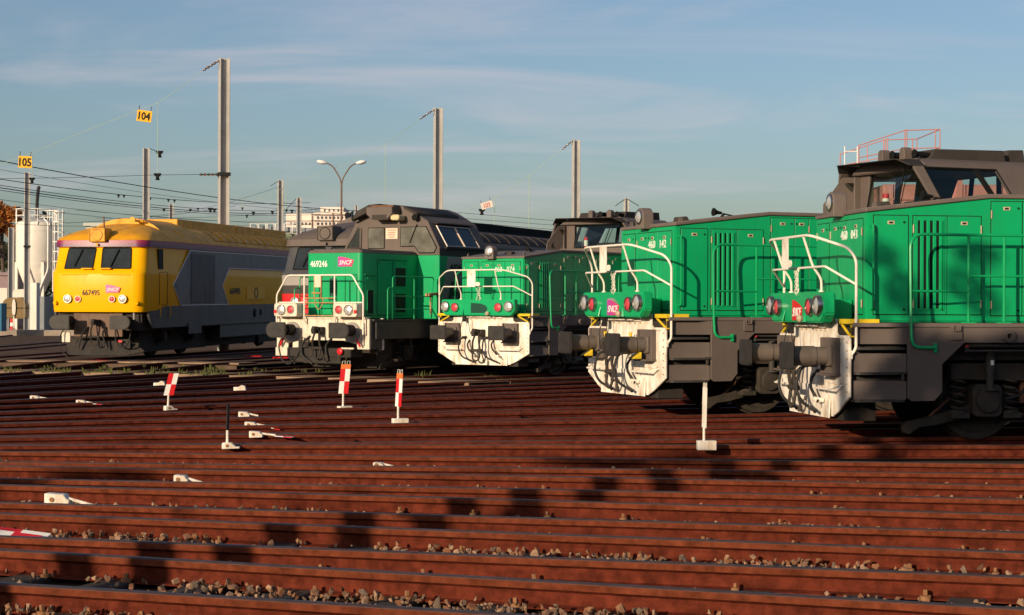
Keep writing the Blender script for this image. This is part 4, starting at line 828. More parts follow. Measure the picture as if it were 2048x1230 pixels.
# service path that rings the yard in front of the far locomotives
def ring(name, r0, r1, t0, t1, z, mat, n=40, h=.0):
    m = M(); vs = []; fs = []
    for i in range(n+1):
        t = t0+(t1-t0)*i/n
        for (r, zz) in ((r0, z-h), (r0, z), (r1, z), (r1, z-h)): r_ = r+.10*math.sin(i*1.7)+.06*math.sin(i*3.1+r); vs.append((CX+r_*math.cos(t), CY+r_*math.sin(t), zz))
    for i in range(n):
        for j in range(3): fs.append((i*4+j, i*4+j+1, i*4+j+5, i*4+j+4))
    m.add(vs, fs); return m.build(name, mat)
struct(ring('apron', 25.3, 60, .84, 2.2, -.05, 'apron', 70, .15)); struct(ring('path', 25.2, 26.5, .84, 2.2, -.012, 'path', 70, .15)); struct(ring('raised_ground', 29.3, 75, 1.205, 2.3, .055, 'apron', 60, .115)); struct(ring('service_path', 30.2, 31.2, 1.22, 2.3, .095, 'path', 60, .04))
# ballast: 300 single stones where they show largest, the rest in one heap
def stone(rs):
    bm = bmesh.new()
    for _ in range(12):
        v = Vector((rs.gauss(0, 1), rs.gauss(0, 1), rs.gauss(0, 1))).normalized(); bm.verts.new((v.x*rs.uniform(.75, 1.2), v.y*rs.uniform(.6, 1), v.z*rs.uniform(.4, .75)))
    g = bmesh.ops.convex_hull(bm, input=bm.verts); bmesh.ops.delete(bm, geom=[v for v in bm.verts if not v.link_faces], context='VERTS'); return bm
rs = random.Random(11); SM = []
for i in range(15):
    bm = stone(rs); me = bpy.data.meshes.new('stone'); bm.to_mesh(me); bm.free(); me.materials.append(MAT['stone%d' % (i % 5)]); SM.append(me)
SD = [([tuple(v.co) for v in me.vertices], [tuple(p.vertices) for p in me.polygons]) for me in SM]
BB = bpy.data.objects.new('ballast_bed', None)
bedm = M()
gaps = [(0, 1, 1.0, -.125), (1, 2, .9, -.13), (2, 3, .34, -.125), (3, 4, .95, -.12), (4, 5, .42, -.105), (5, 6, .34, -.10), (6, 7, .22, -.095), (7, 8, .24, -.09), (8, 9, .16, -.085), (9, 10, .22, -.075)]
cand = []
for (a, b, dens, zb) in gaps:
    pa, qa = map(Vector, RL[a]); pb, qb = map(Vector, RL[b])
    n = int((1400 if dens > .85 else 520)*dens)
    for _ in range(n):
        x = rs.uniform(-6.2, 7.2); t = (x-pa.x)/(qa.x-pa.x); ca = pa.lerp(qa, t); c2 = pb.lerp(qb, t); g = rs.uniform(.35, .93)
        if dens < .6: g = rs.uniform(.72, .93)
        # heaps: leave stretches nearly bare
        wv = math.sin(x*1.3+a*2.1)+.6*math.sin(x*2.9+a)
        if dens < .97 and wv < -.1 and rs.random() < .75: continue
        p = ca.lerp(c2, g); hump = math.sin(PI*g)*.02
        r = rs.uniform(.013, .032)*(1.35 if rs.random() < .12 else 1)
        cand.append((p.x, p.y, zb-.036+r*.5+(rs.uniform(0, .045) if dens > .85 else 0)+hump*(dens > .85), r, rs.randrange(15), (rs.uniform(0, 6), rs.uniform(0, 6), rs.uniform(0, 6))))
cand = [c for c in cand if abs(c[0]) < c[1]*.32]+[c for c in cand if abs(c[0]) >= c[1]*.32]
vis = sorted([i for i, c in enumerate(cand) if abs(c[0]) < c[1]*.295], key=lambda i: -cand[i][3]/cand[i][1])[:300]
vset = set(vis); rest = M(); restmats = ['stone%d' % i for i in range(5)]
BED = M()
for (a, b, dens, zb) in gaps:
    pa, qa = map(Vector, RL[a]); pb, qb = map(Vector, RL[b]); n = 40; vs = []; fs = []
    for i in range(n+1):
        x = -8+24*i/n; t = (x-pa.x)/(qa.x-pa.x); ca = pa.lerp(qa, t); c2 = pb.lerp(qb, t)
        for g in (.05, .3, .7, .95):
            p = ca.lerp(c2, g); vs.append((p.x, p.y, zb-.03-.012*rs.random()+(.0 if .1 < g < .9 else -.02)))
    for i in range(n):
        for j in range(3): fs.append((i*4+j, i*4+j+1, i*4+j+5, i*4+j+4))
    BED.add(vs, fs)
BB = BED.build('ballast_bed', 'ballast_bed'); struct(BB)
for i, (x, y, z, r, k, ro) in enumerate(cand):
    if i in vset:
        o = bpy.data.objects.new('stone', SM[k]); COL.objects.link(o); o.parent = BB; o.location = (x, y, z); o.rotation_euler = ro; o.scale = (r, r, r)
    else:
        mt = Matrix.Rotation(ro[0], 3, 'X') @ Matrix.Rotation(ro[1], 3, 'Y') @ Matrix.Rotation(ro[2], 3, 'Z'); rest.cur = k % 5
        rest.add([Vector((x, y, z))+(mt @ Vector(v))*r for v in SD[k][0]], SD[k][1])
stuff(rest.build('ballast_stones', restmats, BB, smooth=False))
# pale dropped screw near the right edge
# weeds along the path edges
wd = M(); rs = random.Random(3)
def tuft(x, y, z, h, n):
    for _ in range(n):
        a = rs.uniform(0, 6.3); b = rs.uniform(0, .12); hh = h*rs.uniform(.4, 1); lx, ly = math.cos(a)*hh*.35, math.sin(a)*hh*.35; px, py = x+math.cos(a+1)*b, y+math.sin(a+1)*b; w = .012
        wd.add([(px-w, py, z), (px+w, py, z), (px+lx*.5+w*.7, py+ly*.5, z+hh*.6), (px+lx*.5-w*.7, py+ly*.5, z+hh*.6), (px+lx, py+ly, z+hh)], [(0, 1, 2, 3), (3, 2, 4)])
for _ in range(110):
    t = rs.uniform(1.1, 1.5); r = 25.3+rs.gauss(0, .15) if rs.random() < .6 else 28.4+rs.gauss(0, .15); tuft(CX+r*math.cos(t), CY+r*math.sin(t), -.03, rs.uniform(.06, .2), 6)
for (px, py, hh) in ((-2.2, 41.6, .28), (-.05, 40.6, .14), (.35, 40.2, .16), (-.5, 38.8, .1), (-30.5, 104, .7), (-29, 103, .5), (-.45, 42.0, .18)):
    for _ in range(2): tuft(px+rs.gauss(0, .2), py+rs.gauss(0, .2), -.12, hh, 8)
stuff(tag(wd.build('weeds', 'weed'), 'low green weeds sprouting along the dirt path', 'weeds'))
for nm, (x, y), lab in (('red_cloth', (-11.6, 49.4), 'red cloth lying on the dirt in front of the yellow locomotive'), ('red_cloth', (-8.0, 54.6), 'larger red cloth on the ground beside the yellow locomotive'), ('red_cloth', (-7.0, 53.4), 'small red scrap on the ground left of the hood locomotive 469246')):
    m = M(); n = 7; vs = []; fs = []
    for i in range(n):
        for j in range(4): vs.append((x-.3+i*.09+.03*math.sin(i*2+j), y-.15+j*.09, .02+.10*abs(math.sin(i*1.3+j*.9))))
    for i in range(n-1):
        for j in range(3): fs.append((i*4+j, i*4+j+1, i*4+j+5, i*4+j+4))
    m.add(vs, fs); o = m.build(nm, 'red'); sm = o.modifiers.new('s', 'SOLIDIFY'); sm.thickness = .012; tag(o, lab, 'cloth', 'red cloths on the ground')
m = M(); m.prism([(0, 0), (.26, .02), (.24, .10), (.02, .06)], 'z', 0, .025); o = m.build('wooden_wedge', 'wood'); o.location = (5.9, 22.25, -.02); o.rotation_euler = (.1, -.35, .2); o.scale = (2.0, 1.3, 1); tag(o, 'splintered wooden wedge lying on the rail under locomotive 460 043', 'wedge')
# ------------------------------------------------------------------ red and white stop markers clamped on the rails
def marker(label, X, Y, sc, bw, bh, ph, kind, yaw=0., lean=0., orange=False, hooks=False, block=True, plain='', group='red and white stop markers'):
    T = thing('stop_marker', label, 'marker', (X, Y, -.035), math.atan2(Y-CY, X-CX), group)
    m = M()
    if kind == 'block': m.box(-.11, .11, -.06, .06, -.01, bh)
    else: m.prism([(-.09, -.01), (-.09, .055), (-.08, .065), (.02, .065), (.065, .02), (.115, .018), (.115, -.005)], 'u', -.05, .05); 
    m.build('clamp', 'white_plough', T, bevel=.006)
    if kind != 'block': m = M(); m.cyl((-.03, -.05, .03), (-.03, -.058, .03), .018, n=12); m.build('clamp_bolt', 'screw', T)
    z0 = bh if kind == 'block' else .06
    m = M(); m.cyl((-.03, 0, z0), (-.03+lean*ph*.2, 0, z0+ph), .016, n=10); m.build('post', 'white_plough', T)
    w, h = .155, bw; c = Vector((-.03+lean*ph*.2, 0, z0+ph)); r = Vector((math.cos(yaw), math.sin(yaw), 0)); u = Vector((lean, 0, 1)).normalized(); r = (r-u*r.dot(u)*.0).normalized(); nn = r.cross(u)
    hh = h*(.84 if orange else 1)
    for i in range(2):
        for j in range(2):
            q = M(); q.obox(c+r*w*(i-.5)*.5+u*hh*(.25+.5*j), r*w*.25, u*hh*.25, nn*.004)
            q.build('check_square', ('red' if (i+j) % 2 else 'white_print') if not plain else plain, T, smooth=False)
    if orange:
        q = M(); q.obox(c+u*(hh+h*.08), r*w*.5, u*h*.08, nn*.004); o = q.build('label_strip', 'orange', T, smooth=False)
        for k in (0, 1): q = M(); q.obox(c+u*(hh+h*(.05+.065*k))-nn*.005, r*w*.32, u*.010, nn*.002); q.build('label_line', 'red', o, smooth=False)
    if hooks:
        for k in (-.25, .25):
            q = M(); q.tube([c+r*w*(k-.14)+u*h, c+r*w*(k-.14)+u*(h+.05), c+r*w*(k+.14)+u*(h+.055), c+r*w*(k+.14)+u*h], .004, 6); q.build('hook', 'white_tube', T)
    return T
marker('leaning red and white checked stop marker at the left, nearest the yellow locomotive', -5.45, 27.9, 1, .36, .06, .17, 'foot', yaw=-.35, lean=.26)
marker('checked stop marker with orange label strip, in front of the hood locomotive 469246', -2.68, 28.1, 1, .47, .06, .20, 'block', yaw=-.42, lean=.10, orange=True, hooks=True)
marker('orange-topped checked stop marker on a tall white block, seen half from the side', -1.55, 24.35, 1, .46, .10, .165, 'block', yaw=-1.27, lean=.05, orange=True, hooks=True)
marker('white stop marker seen almost edge-on in front of locomotive 460 142', 2.28, 20.46, 1, .47, .10, .15, 'block', yaw=-1.45, lean=.02, hooks=True, plain='white_plough')
marker('stop marker seen edge-on, its shaded side painted dark, among the rails at the left', -3.27, 20.33, 1, .30, .06, .15, 'foot', yaw=-1.68, lean=.03, plain='under')  # dark board colour stands in for its shaded side
def lying(label, X, Y, L0, L1, rot, blk=(.15, .075), sag=-.03, board=True, big=False):
    T = thing('folded_marker', label, 'marker', (X, Y, -.03), rot, 'stop markers folded down on the rails')
    m = M(); a, b = blk; m.prism([(-a/2, -.01), (-a/2, b), (a*.35, b*.95), (a*.5, b*.55), (a*.62, b*.5), (a*.62, -.005)], 'u', -.05, .05); m.build('clamp', 'white_plough', T, bevel=.006)
    m = M(); m.cyl((-a*.15, -.05, b*.5), (-a*.15, -.058, b*.5), .02, n=12); m.build('clamp_bolt', 'screw', T)
    if L0: m = M(); m.tube([(a*.4, 0, b*.6), (a*.5+L0, 0, b*.5+sag*.5)], .014, 8); m.build('arm', 'white_plough', T)
    if L1:
        for i in range(2):
            for j in range(2):
                q = M(); x0 = a*.5+L0+L1*.5*i; q.obox((x0+L1*.25, (j-.5)*.075, b*.48+sag*(.6+.35*(i+.5))), (L1*.25, 0, sag*.12), (0, .0375, 0), (0, 0, .004)); q.build('check_square', 'red' if (i+j) % 2 else 'white_print', T, smooth=False)
    return T
lying('folded marker at the far left, left of the leaning checked marker', -8.35, 30.66, .14, .16, -.05)
lying('second folded marker from the left edge, nearest the yellow locomotive row', -7.2, 29.27, .12, .16, -.03)
lying('uppermost of the three folded white markers beside the edge-on marker', -4.0, 26.15, .14, .1, -.05, sag=-.05)
lying('middle one of the three folded white markers beside the edge-on marker', -3.55, 23.82, .16, .18, -.05, sag=-.05)
lying('lowest of the three folded white markers beside the edge-on marker', -3.22, 22.03, .18, .22, -.06, sag=-.03)
lying('small folded white marker alone on a rail at the centre of the yard', -1.36, 17.92, .1, .13, -.08, (.1, .05), sag=-.04)
lying('folded white marker with pointed arm on a rail at centre left', -3.05, 16.18, .14, .22, -.1, (.12, .08), sag=-.07)
lying('large folded white marker with slotted clamp near the left edge', -3.72, 14.35, .22, .36, -.14, (.19, .10), sag=-.10)
for lab, X, Y in (('small white clamp block left of the leaning checked marker', -7.19, 35.7), ('small tilted white clamp block on a far rail, right of the leaning marker', -5.27, 33.9)):
    m = M(); m.prism([(-.1, -.03), (-.1, .06), (-.02, .06), (.04, .10), (.1, .08), (.12, -.03)], 'u', -.05, .05); o = m.build('clamp_block', 'white_plough', bevel=.006); o.location = (X, Y, 0); o.scale = (1.1, 1, 1); tag(o, lab, 'clamp', 'white clamp blocks')
T = thing('fallen_board', 'red and white checked board lying flat at the lower left edge', 'board', (-3.36, 12.35, -.045), -.25)
for i in range(5):
    for j in range(2):
        q = M(); q.obox((-.27+.22*(i-3), (j-.5)*.12, .012+.018*(4-i)), (.11, 0, -.009), (0, .06, .02), (0, 0, .006)); q.build('check_square', 'white_print' if (i+j) % 2 else 'red', T, smooth=False)
# ------------------------------------------------------------------ background: masts, wires, lamp, silo, buildings, trees
def at(px, py, Y): return ((px-1024)/3500*Y, Y, 1.594+(617.8+(px-1024)*.004-py)/3500*Y)
def mast(label, X, Y, h=10.5, w=.36, rz=.35, band=None):
    T = thing('steel_mast', label, 'mast', (X, Y, -.2), rz, 'steel catenary masts'); f = .035
    m = M(); m.box(-w/2, -w/2+f, -w/2, w/2, 0, h+.2); m.build('flange', 'pole', T, bevel=.006); m = M(); m.box(w/2-f, w/2, -w/2, w/2, 0, h+.2); m.build('flange', 'pole', T, bevel=.006)
    m = M(); m.box(-w/2+f, w/2-f, -.02, .02, 0, h+.2); m.build('web', 'pole', T)
    m = M(); m.box(-w/2-.08, w/2+.08, -w/2-.08, w/2+.08, 0, .25); m.build('footing', 'concrete', T, bevel=.02)
    if band: m = M(); m.box(-w/2-.03, w/2+.03, -w/2-.03, w/2+.03, band+.2, band+.32); m.build('clamp_band', 'wire', T)
    return T
mast('tallest steel mast, rising behind the yellow locomotive', -10.31, 62.5, band=6.3)
mast('steel mast rising behind the cab of the hood locomotive 469246', -3.31, 77.7, rz=.3)
mast('steel mast rising behind the cab of locomotive 460 074', 3.34, 92.1, rz=.3)
mast('steel mast between the sign 104 and the yellow locomotive roof', -20.47, 97.8)
mast('steel mast right under the yellow sign 105, left of the silo front', -31.0, 111.8, 10.2, band=5.4)
mast('slim steel mast left of the pale apartment block', -16.15, 121.8)
mast('short steel mast in front of the pale apartment block', -17.2, 141.0)
mast('short steel mast behind the lamp of locomotive 460 142', 9.12, 140.0)
mast('faint far mast between the two tallest masts at the left', -29.33, 150.5)
mast('faint far mast right of the pale apartment block', -13.45, 150.9, w=.25)
mast('thin grey mast at the left of the silo', *at(22, 455, 128)[:2], 7.4, w=.42)
def wire(label, pts, r=.012, mat='wire', name='overhead_wire', cat='wire', grp='overhead wires'):
    m = M(); m.tube([Vector(p) for p in pts], r, 5); return tag(m.build(name, mat), label, cat, grp)
def sagline(p, q, sag, n=14):
    p, q = Vector(p), Vector(q); return [p.lerp(q, i/n)-Vector((0, 0, sag*4*(i/n)*(1-i/n))) for i in range(n+1)]
def insul(label, p, q, n=5):
    T = thing('insulator', label, 'insulator', group='insulators on the span wires'); p, q = Vector(p), Vector(q); m = M(); m.cyl(p, q, .025, n=6); m.build('rod', 'wire', T)
    for k in range(n): c = p.lerp(q, (k+.5)/n); d = (q-p).normalized(); m = M(); m.cyl(c-d*.03, c+d*.03, .06, .035, 8); m.build('disc', 'insulator' if k % 2 else 'steel', T)
    return T
def fitting(label, p, s=1):
    m = M(); x, y, z = p; m.box(x-.10*s, x+.10*s, y-.04, y+.04, z-.05*s, z+.05*s); m.cyl((x, y, z-.05*s), (x, y, z-.18*s), .05*s, .08*s, 8); m.cyl((x-.13*s, y, z+.03*s), (x+.13*s, y, z+.03*s), .035*s, n=6); return tag(m.build('wire_clamp', 'black'), label, 'wire clamp', 'clamps on the wires')
# span with the numbered boards
Y = 62.3
insul('insulator string at the head of the tallest mast', at(436, 121, Y), at(404, 141, Y))
wire('span wire from the tallest mast past the boards 104 and 105', [at(404, 141, Y), at(360, 174, Y), at(313, 206, Y), at(250, 230, Y), at(180, 258, Y), at(110, 286, Y), at(60, 307, Y), at(-60, 350, Y)], .007, 'hanger')
wire('lower cross wire from the tallest mast to the left edge', [at(436, 349, Y), at(398, 349, Y), at(310, 350, Y), at(150, 355, Y), at(-40, 358, Y)], .009)
insul('insulator string half way up the tallest mast', at(398, 349, Y), at(436, 349, Y))
for lab, x, y0, y1 in (('pale green hanger wire left of the tallest mast', 313, 205, 350), ('pale green hanger wire nearest the left edge', 62, 308, 355)):
    wire(lab, [at(x, y0, Y), at(x+2, y1, Y)], .010, 'hanger', 'hanger_wire'); 
fitting('clamp on the lower cross wire nearest the tallest mast', at(314, 350, Y)); fitting('clamp on the lower cross wire nearest the left edge', at(63, 358, Y), .8)
def board(label, s, px, py, Y, w, h, tilt, mat='sign_yellow', tm='black_print', mirror=False):
    X, _, Z = at(px, py, Y); T = thing('track_number_board', label, 'sign', (X, Y, Z), 0); T.rotation_euler = (0, tilt, .12)
    m = M(); m.box(-w/2, w/2, 0, .02, -h/2, h/2); o = m.build('board', mat, T, bevel=.004)
    for k in (-.4, .4): q = M(); q.tube([(w*k, .01, h/2), (w*k, .01, h/2+.16)], .012, 5); q.build('hook', 'black', T)
    text('digits', s, h*.66, (0, -.006, -h*.33), ((-1 if mirror else 1, 0, 0), (0, 0, 1)), tm, T, .82, flip=False, bold=.03, centre=True)
board('yellow board numbered 104 hanging on the span wire', '104', 287, 232, Y, .52, .40, .12)
board('yellow board numbered 105 hanging in front of the mast by the silo', '105', 49, 324, Y, .47, .42, .05)
board('small pale board with dark red digits hanging left of the third mast', '103', 973, 410, 91, .62, .34, -.32, 'wall_white', 'pink_red', False)
Y = 77.5
insul('insulator string at the head of the second tallest mast', at(867, 219, Y), at(838, 238, Y)); wire('span wire from the second tallest mast down to the left', [at(838, 238, Y), at(770, 289, Y+4), at(690, 328, Y+10), at(570, 374, Y+18), at(420, 440, Y+30)], .008, 'hanger'); wire('pale green hanger wire left of the second tallest mast', [at(770, 289, Y+4), at(770, 425, Y+4)], .012, 'hanger', 'hanger_wire')
Y = 92
insul('insulator string at the head of the third tallest mast', at(1144, 281, Y), at(1123, 299, Y)); wire('span wire from the third mast down to the small pale board', [at(1123, 299, Y), at(1058, 350, Y), at(988, 397, Y), at(930, 424, Y), at(900, 440, Y)], .009, 'hanger'); wire('pale green hanger wire left of the third mast', [at(1058, 350, Y), at(1056, 470, Y)], .014, 'hanger', 'hanger_wire'); wire('pale green hanger wire beside the small pale board', [at(989, 396, Y), at(987, 470, Y)], .014, 'hanger', 'hanger_wire')
fitting('clamp left of the small pale board', at(963, 421, Y), 1.3)
fitting('clamp at the head of the mast between 104 and the yellow roof', at(318, 305, 97), 1.5); wire('stay wire at the head of the mast left of the tallest one', [at(298, 297, 97), at(318, 305, 97)], .02)
for lab, a, b, Y0, Y1, sg, r in (
    ('thick cable crossing from the left edge down to the lamp post', (-30, 316), (760, 423), 75, 150, .5, .024),
    ('cable passing above the silo and the yellow roof, second from the top', (-30, 354), (620, 405), 80, 150, .5, .020),
    ('upper cable of the close bundle at the left', (-30, 366), (640, 418), 80, 160, .6, .018),
    ('middle cable of the close bundle at the left', (-30, 371), (640, 424), 82, 165, .6, .026),
    ('lower cable of the close bundle at the left', (-30, 376), (640, 428), 84, 170, .6, .018),
    ('thin wire over the silo railing, upper', (-30, 395), (640, 440), 90, 170, .6, .013),
    ('thin wire over the silo railing, lower', (-30, 407), (640, 447), 92, 172, .6, .013),
    ('thin wire behind the white silo body', (-30, 442), (180, 452), 100, 120, .1, .013),
    ('wire rising from the silo to the far mast', (130, 446), (470, 412), 120, 150, .2, .016),
    ('thin wire just under the thick cable at the left', (-30, 334), (700, 428), 95, 165, .4, .012),
    ('thin wire crossing low above the yellow roof, left part', (150, 420), (700, 452), 120, 170, .2, .012),
    ('thin wire rising to the right above the yellow roof', (190, 436), (640, 418), 125, 165, .3, .012),
    ('faint wire meeting the slim mast from the left', (300, 432), (560, 372), 115, 121, .3, .010),
    ('faint wire between the slim mast and the lamp post', (560, 402), (720, 432), 122, 150, .2, .012),
    ('upper wire between the two dark cabs', (915, 425), (1130, 443), 110, 130, .0, .014),
    ('middle wire between the two dark cabs', (915, 436), (1130, 452), 112, 132, .0, .014),
    ('lower wire between the two dark cabs', (915, 443), (1130, 461), 114, 134, .0, .014),
    ('left stay wire of the mast behind the lamp of 460 142', (1249, 398), (1230, 412), 139.9, 139.9, 0, .03), ('right stay wire of the mast behind the lamp of 460 142', (1254, 398), (1277, 412), 139.9, 139.9, 0, .03),
    ('short stay wire of the slim mast by the apartment block', (556, 362), (540, 372), 121, 121, 0, .02), ('stay wire of the short mast by the apartment block', (592, 397), (570, 420), 140.5, 140.5, 0, .025)):
    wire(lab, sagline(at(*a, Y0), at(*b, Y1), sg), r)
ORD = 'first second third fourth fifth sixth seventh eighth ninth tenth eleventh twelfth thirteenth fourteenth fifteenth sixteenth seventeenth eighteenth nineteenth'.split()
for i, (x, y, Y, s) in enumerate(sorted(((236, 391, 105, 1), (247, 391, 105, 1), (336, 400, 118, 1), (348, 401, 118, 1), (300, 396, 112, .9), (395, 417, 125, 1), (420, 418, 128, 2.0), (428, 419, 128, 1.8), (493, 431, 140, 1.4), (506, 425, 140, 1.6), (544, 424, 145, 1.6), (583, 421, 145, 1.6), (595, 422, 145, 1.2), (704, 426, 150, 1.6), (380, 419, 120, 1.1), (484, 416, 130, 1.1), (327, 419, 120, 1.1), (555, 420, 130, 1.2), (572, 420, 130, 1.2)))):
    fitting('%s dark clamp from the left on the wires above the yellow roof' % ORD[i], at(x, y, Y), s*.7)
wire('slim hanger wire left of the slim mast', [at(555, 380, 121), at(555, 420, 121)], .016, 'hanger', 'hanger_wire'); wire('slim hanger wire right of the slim mast', [at(571, 374, 121), at(571, 420, 121)], .016, 'hanger', 'hanger_wire'); wire('short hanger wire above the yellow roof ridge', [at(484, 396, 121), at(484, 416, 121)], .016, 'hanger', 'hanger_wire')
# double-armed lamp
X, Yl, _ = at(682, 360, 88); T = thing('street_lamp', 'brown lamp post with two curved arms and pale lamp heads', 'street lamp', (X, Yl, -.2))
m = M(); m.cyl((0, 0, 0), (0, 0, 5.2), .09, .075, 12); m.cyl((0, 0, 5.2), (0, 0, 8.0), .06, .045, 12); m.build('post', 'lamp_post', T)
for s in (-1, 1):
    m = M(); m.tube(rnd([(0, 0, 7.9), (s*.05, 0, 8.3), (s*.45, 0, 8.95), (s*.8, 0, 9.12)], .6, 8), .032, 8); m.build('arm', 'lamp_post', T)
    m = M(); m.lathe((s*.72, 0, 9.09), (s, 0, .18), [(0, .03), (.06, .07), (.25, .115), (.42, .10), (.52, .04), (.55, .005)], 14); o = m.build('lamp_head', 'lamp_head', T); o.scale = (1, 1.5, 1)
# silo
X, Ys, _ = at(72, 440, 134); R = 1.52; T = thing('silo', 'white steel silo with cone bottom, guard rail and ladder cage', 'silo', (X, Ys, -.2))
m = M(); m.lathe((0, 0, 0), (0, 0, 1), [(2.0, .25), (2.1, .3), (4.9, R), (8.1, R), (8.25, R-.05), (8.55, .6), (8.6, .05)], 36); m.build('shell', 'silo', T)
for z in (5.0, 6.5, 7.6): m = M(); m.lathe((0, 0, z), (0, 0, 1), [(0, R), (0, R+.02), (.05, R+.02), (.05, R)], 36); m.build('shell_seam', 'silo', T)
for a in (.5, 2.1, 3.7, 5.3): m = M(); m.box(-.1, .1, -.1, .1, 0, 5.2); o = m.build('leg', 'silo', T); o.location = (R*math.cos(a), R*math.sin(a), 0)
m = M()
for z in (8.75, 9.25): m.tube([(R*1.02*math.cos(k*PI/12), R*1.02*math.sin(k*PI/12), z) for k in range(24)], .035, 6, closed=True)
for k in range(10): a = k*2*PI/10; m.cyl((R*1.02*math.cos(a), R*1.02*math.sin(a), 8.0), (R*1.02*math.cos(a), R*1.02*math.sin(a), 9.25), .035, n=6)
m.build('guard_rail', 'silo_steel', T)
m = M(); lx = 1.95
for k in (-.24, .24): m.cyl((lx+k, -.6, .6), (lx+k, -.6, 9.2), .05, n=6)
for k in range(24): m.cyl((lx-.24, -.6, .8+k*.35), (lx+.24, -.6, .8+k*.35), .018, n=5)
m.build('ladder', 'silo_steel', T)
m = M()
for z in [3.0+.75*k for k in range(9)]: m.tube([(lx+.42*math.cos(a), -.6+.45*math.sin(a)-.3, z) for a in [k*2*PI/12 for k in range(12)]], .045, 5, closed=True)
for a in (3.4, 4.2, 4.9, 5.7): m.cyl((lx+.42*math.cos(a), -.9+.45*math.sin(a), 3.0), (lx+.42*math.cos(a), -.9+.45*math.sin(a), 9.2), .04, n=5)
m.build('ladder_cage', 'silo_steel', T)
m = M(); m.tube(rnd([(.1, -.2, 8.4), (.1, -.2, 9.9), (.2, -.2, 10.9), (.3, -.2, 11.0)], .4), .13, 8); m.build('vent_pipe', 'rubber', T); 
m = M(); m.tube(rnd([(.9, -1.2, 8.5), (1.25, -1.35, 8.2), (1.25, -1.35, 4.6), (.3, -1.6, 2.2)], .3), .06, 8); m.build('fill_pipe', 'silo_steel', T); m = M(); m.tube([(-.2, -1.55, 8.7), (-.2, -1.55, 4.6), (-.25, -1.4, 2.4), (-.6, -1.3, 1.8)], .06, 8); m.build('fill_pipe', 'silo_steel', T)
m = M(); m.box(.75, 1.0, -1.3, -1.25, 5.1, 5.3); m.build('data_plate', 'band_grey', T)
# yard clutter at the left
def simple(name, label, cat, m, mat, loc=(0, 0, 0), rz=0, bevel=.02, grp=None, **k):
    o = m.build(name, mat, bevel=bevel, **k); o.location = loc; o.rotation_euler = (0, 0, rz); return tag(o, label, cat, grp)
X, Yc, _ = at(32, 610, 112); T = thing('brown_hopper', 'brown rounded canvas-covered hopper on legs below the board 105', 'hopper', (X, Yc, -.2))
m = M(); m.prism([(-.78, 1.05), (.78, 1.05), (.80, 1.9), (.70, 2.2), (.45, 2.38), (-.45, 2.38), (-.70, 2.2), (-.80, 1.9)], 'u', -.4, .4); m.build('cover', 'canvas', T, bevel=.06, seg=2)
m = M(); m.box(-.81, .81, -.42, .42, 1.70, 1.75); m.build('strap', 'black', T)
for x in (-.6, .6): m = M(); m.box(x-.05, x+.05, -.05, .05, 0, 1.1); m.build('leg', 'pole', T)
m = M(); m.prism([(.0+.12*math.cos(k*PI/8), 1.75+.55*math.sin(k*PI/8)) for k in range(16)], 'u', -.5, -.46); m.box(-.03, .03, -.5, -.46, .6, 1.3); m.build('white_paddle', 'wall_white', T)
m = M(); m.prism([(-.45, 0), (.45, 0), (.45, .35), (.25, .55), (-.35, .5), (-.45, .3)], 'u', -.3, .3); simple('white_drum', 'white rounded canister on top of the brown hopper', 'canister', m, 'wall_white', (X+.05, Yc+.9, 2.2))
X2, Y2, _ = at(23, 640, 104); T = thing('checked_post', 'small red and white post on a white foot beside the hopper', 'post', (X2, Y2, -.2))
m = M(); m.box(-.2, .2, -.1, .1, 0, .2); m.build('foot', 'wall_white', T)
for k in range(4): m = M(); m.box(-.07, .07, -.02, .02, .2+k*.22, .42+k*.22); m.build('check_square', 'red' if k % 2 else 'white_print', T)
X, Yb, _ = at(86, 610, 118); m = M(); m.box(-.95, 1.6, -.6, .6, 0, 2.5); simple('grey_container', 'grey steel container between the silo legs and the yellow locomotive', 'container', m, 'shed_roof', (X, Yb, -.2))
X, Yb, _ = at(66, 600, 116); m = M(); m.box(-.35, .35, -.4, .4, 0, 3.4); simple('pale_cabinet', 'pale tall cabinet in front of the silo legs', 'cabinet', m, 'silo', (X, Yb, -.2))
X, Yb, _ = at(-6, 610, 100); m = M(); m.box(-.5, .42, -.5, .5, .4, 2.0); simple('blue_bin', 'blue bin cut off by the left edge', 'bin', m, 'blue', (X, Yb, -.2))
X, Yb, _ = at(12, 590, 150); m = M(); m.box(-.8, .4, -1, 1, 0, 3.4); simple('cream_hut', 'small cream hut behind the brown hopper', 'hut', m, 'wall_white', (X, Yb, -.2))
X, Yb, _ = at(-10, 545, 160); m = M(); m.box(-3, 2.2, -3, 3, 0, 4.6); m.box(-3, 2.3, -3.2, 3.2, 4.6, 4.9); simple('dark_shed', 'dark low shed below the autumn tree', 'shed', m, 'band_grey', (X, Yb, -.2))
X, Yb, _ = at(40, 655, 103); m = M(); m.box(-12, 9.0, -1, 1, 0, .45); simple('platform_edge', 'low concrete platform edge left of the yellow locomotive', 'platform', m, 'concrete', (X, Yb, -.2), bevel=.04)
X, Yb, _ = at(100, 560, 122); m = M(); m.prism([(-.6, 1.2), (.5, 1.2), (.7, 4.2), (-.1, 4.8), (-.7, 3.6)], 'u', -.5, .5); simple('cream_chute', 'cream sheet chute half hidden behind the yellow cab', 'chute', m, 'cream_plate', (X+.5, Yb+16, 0))
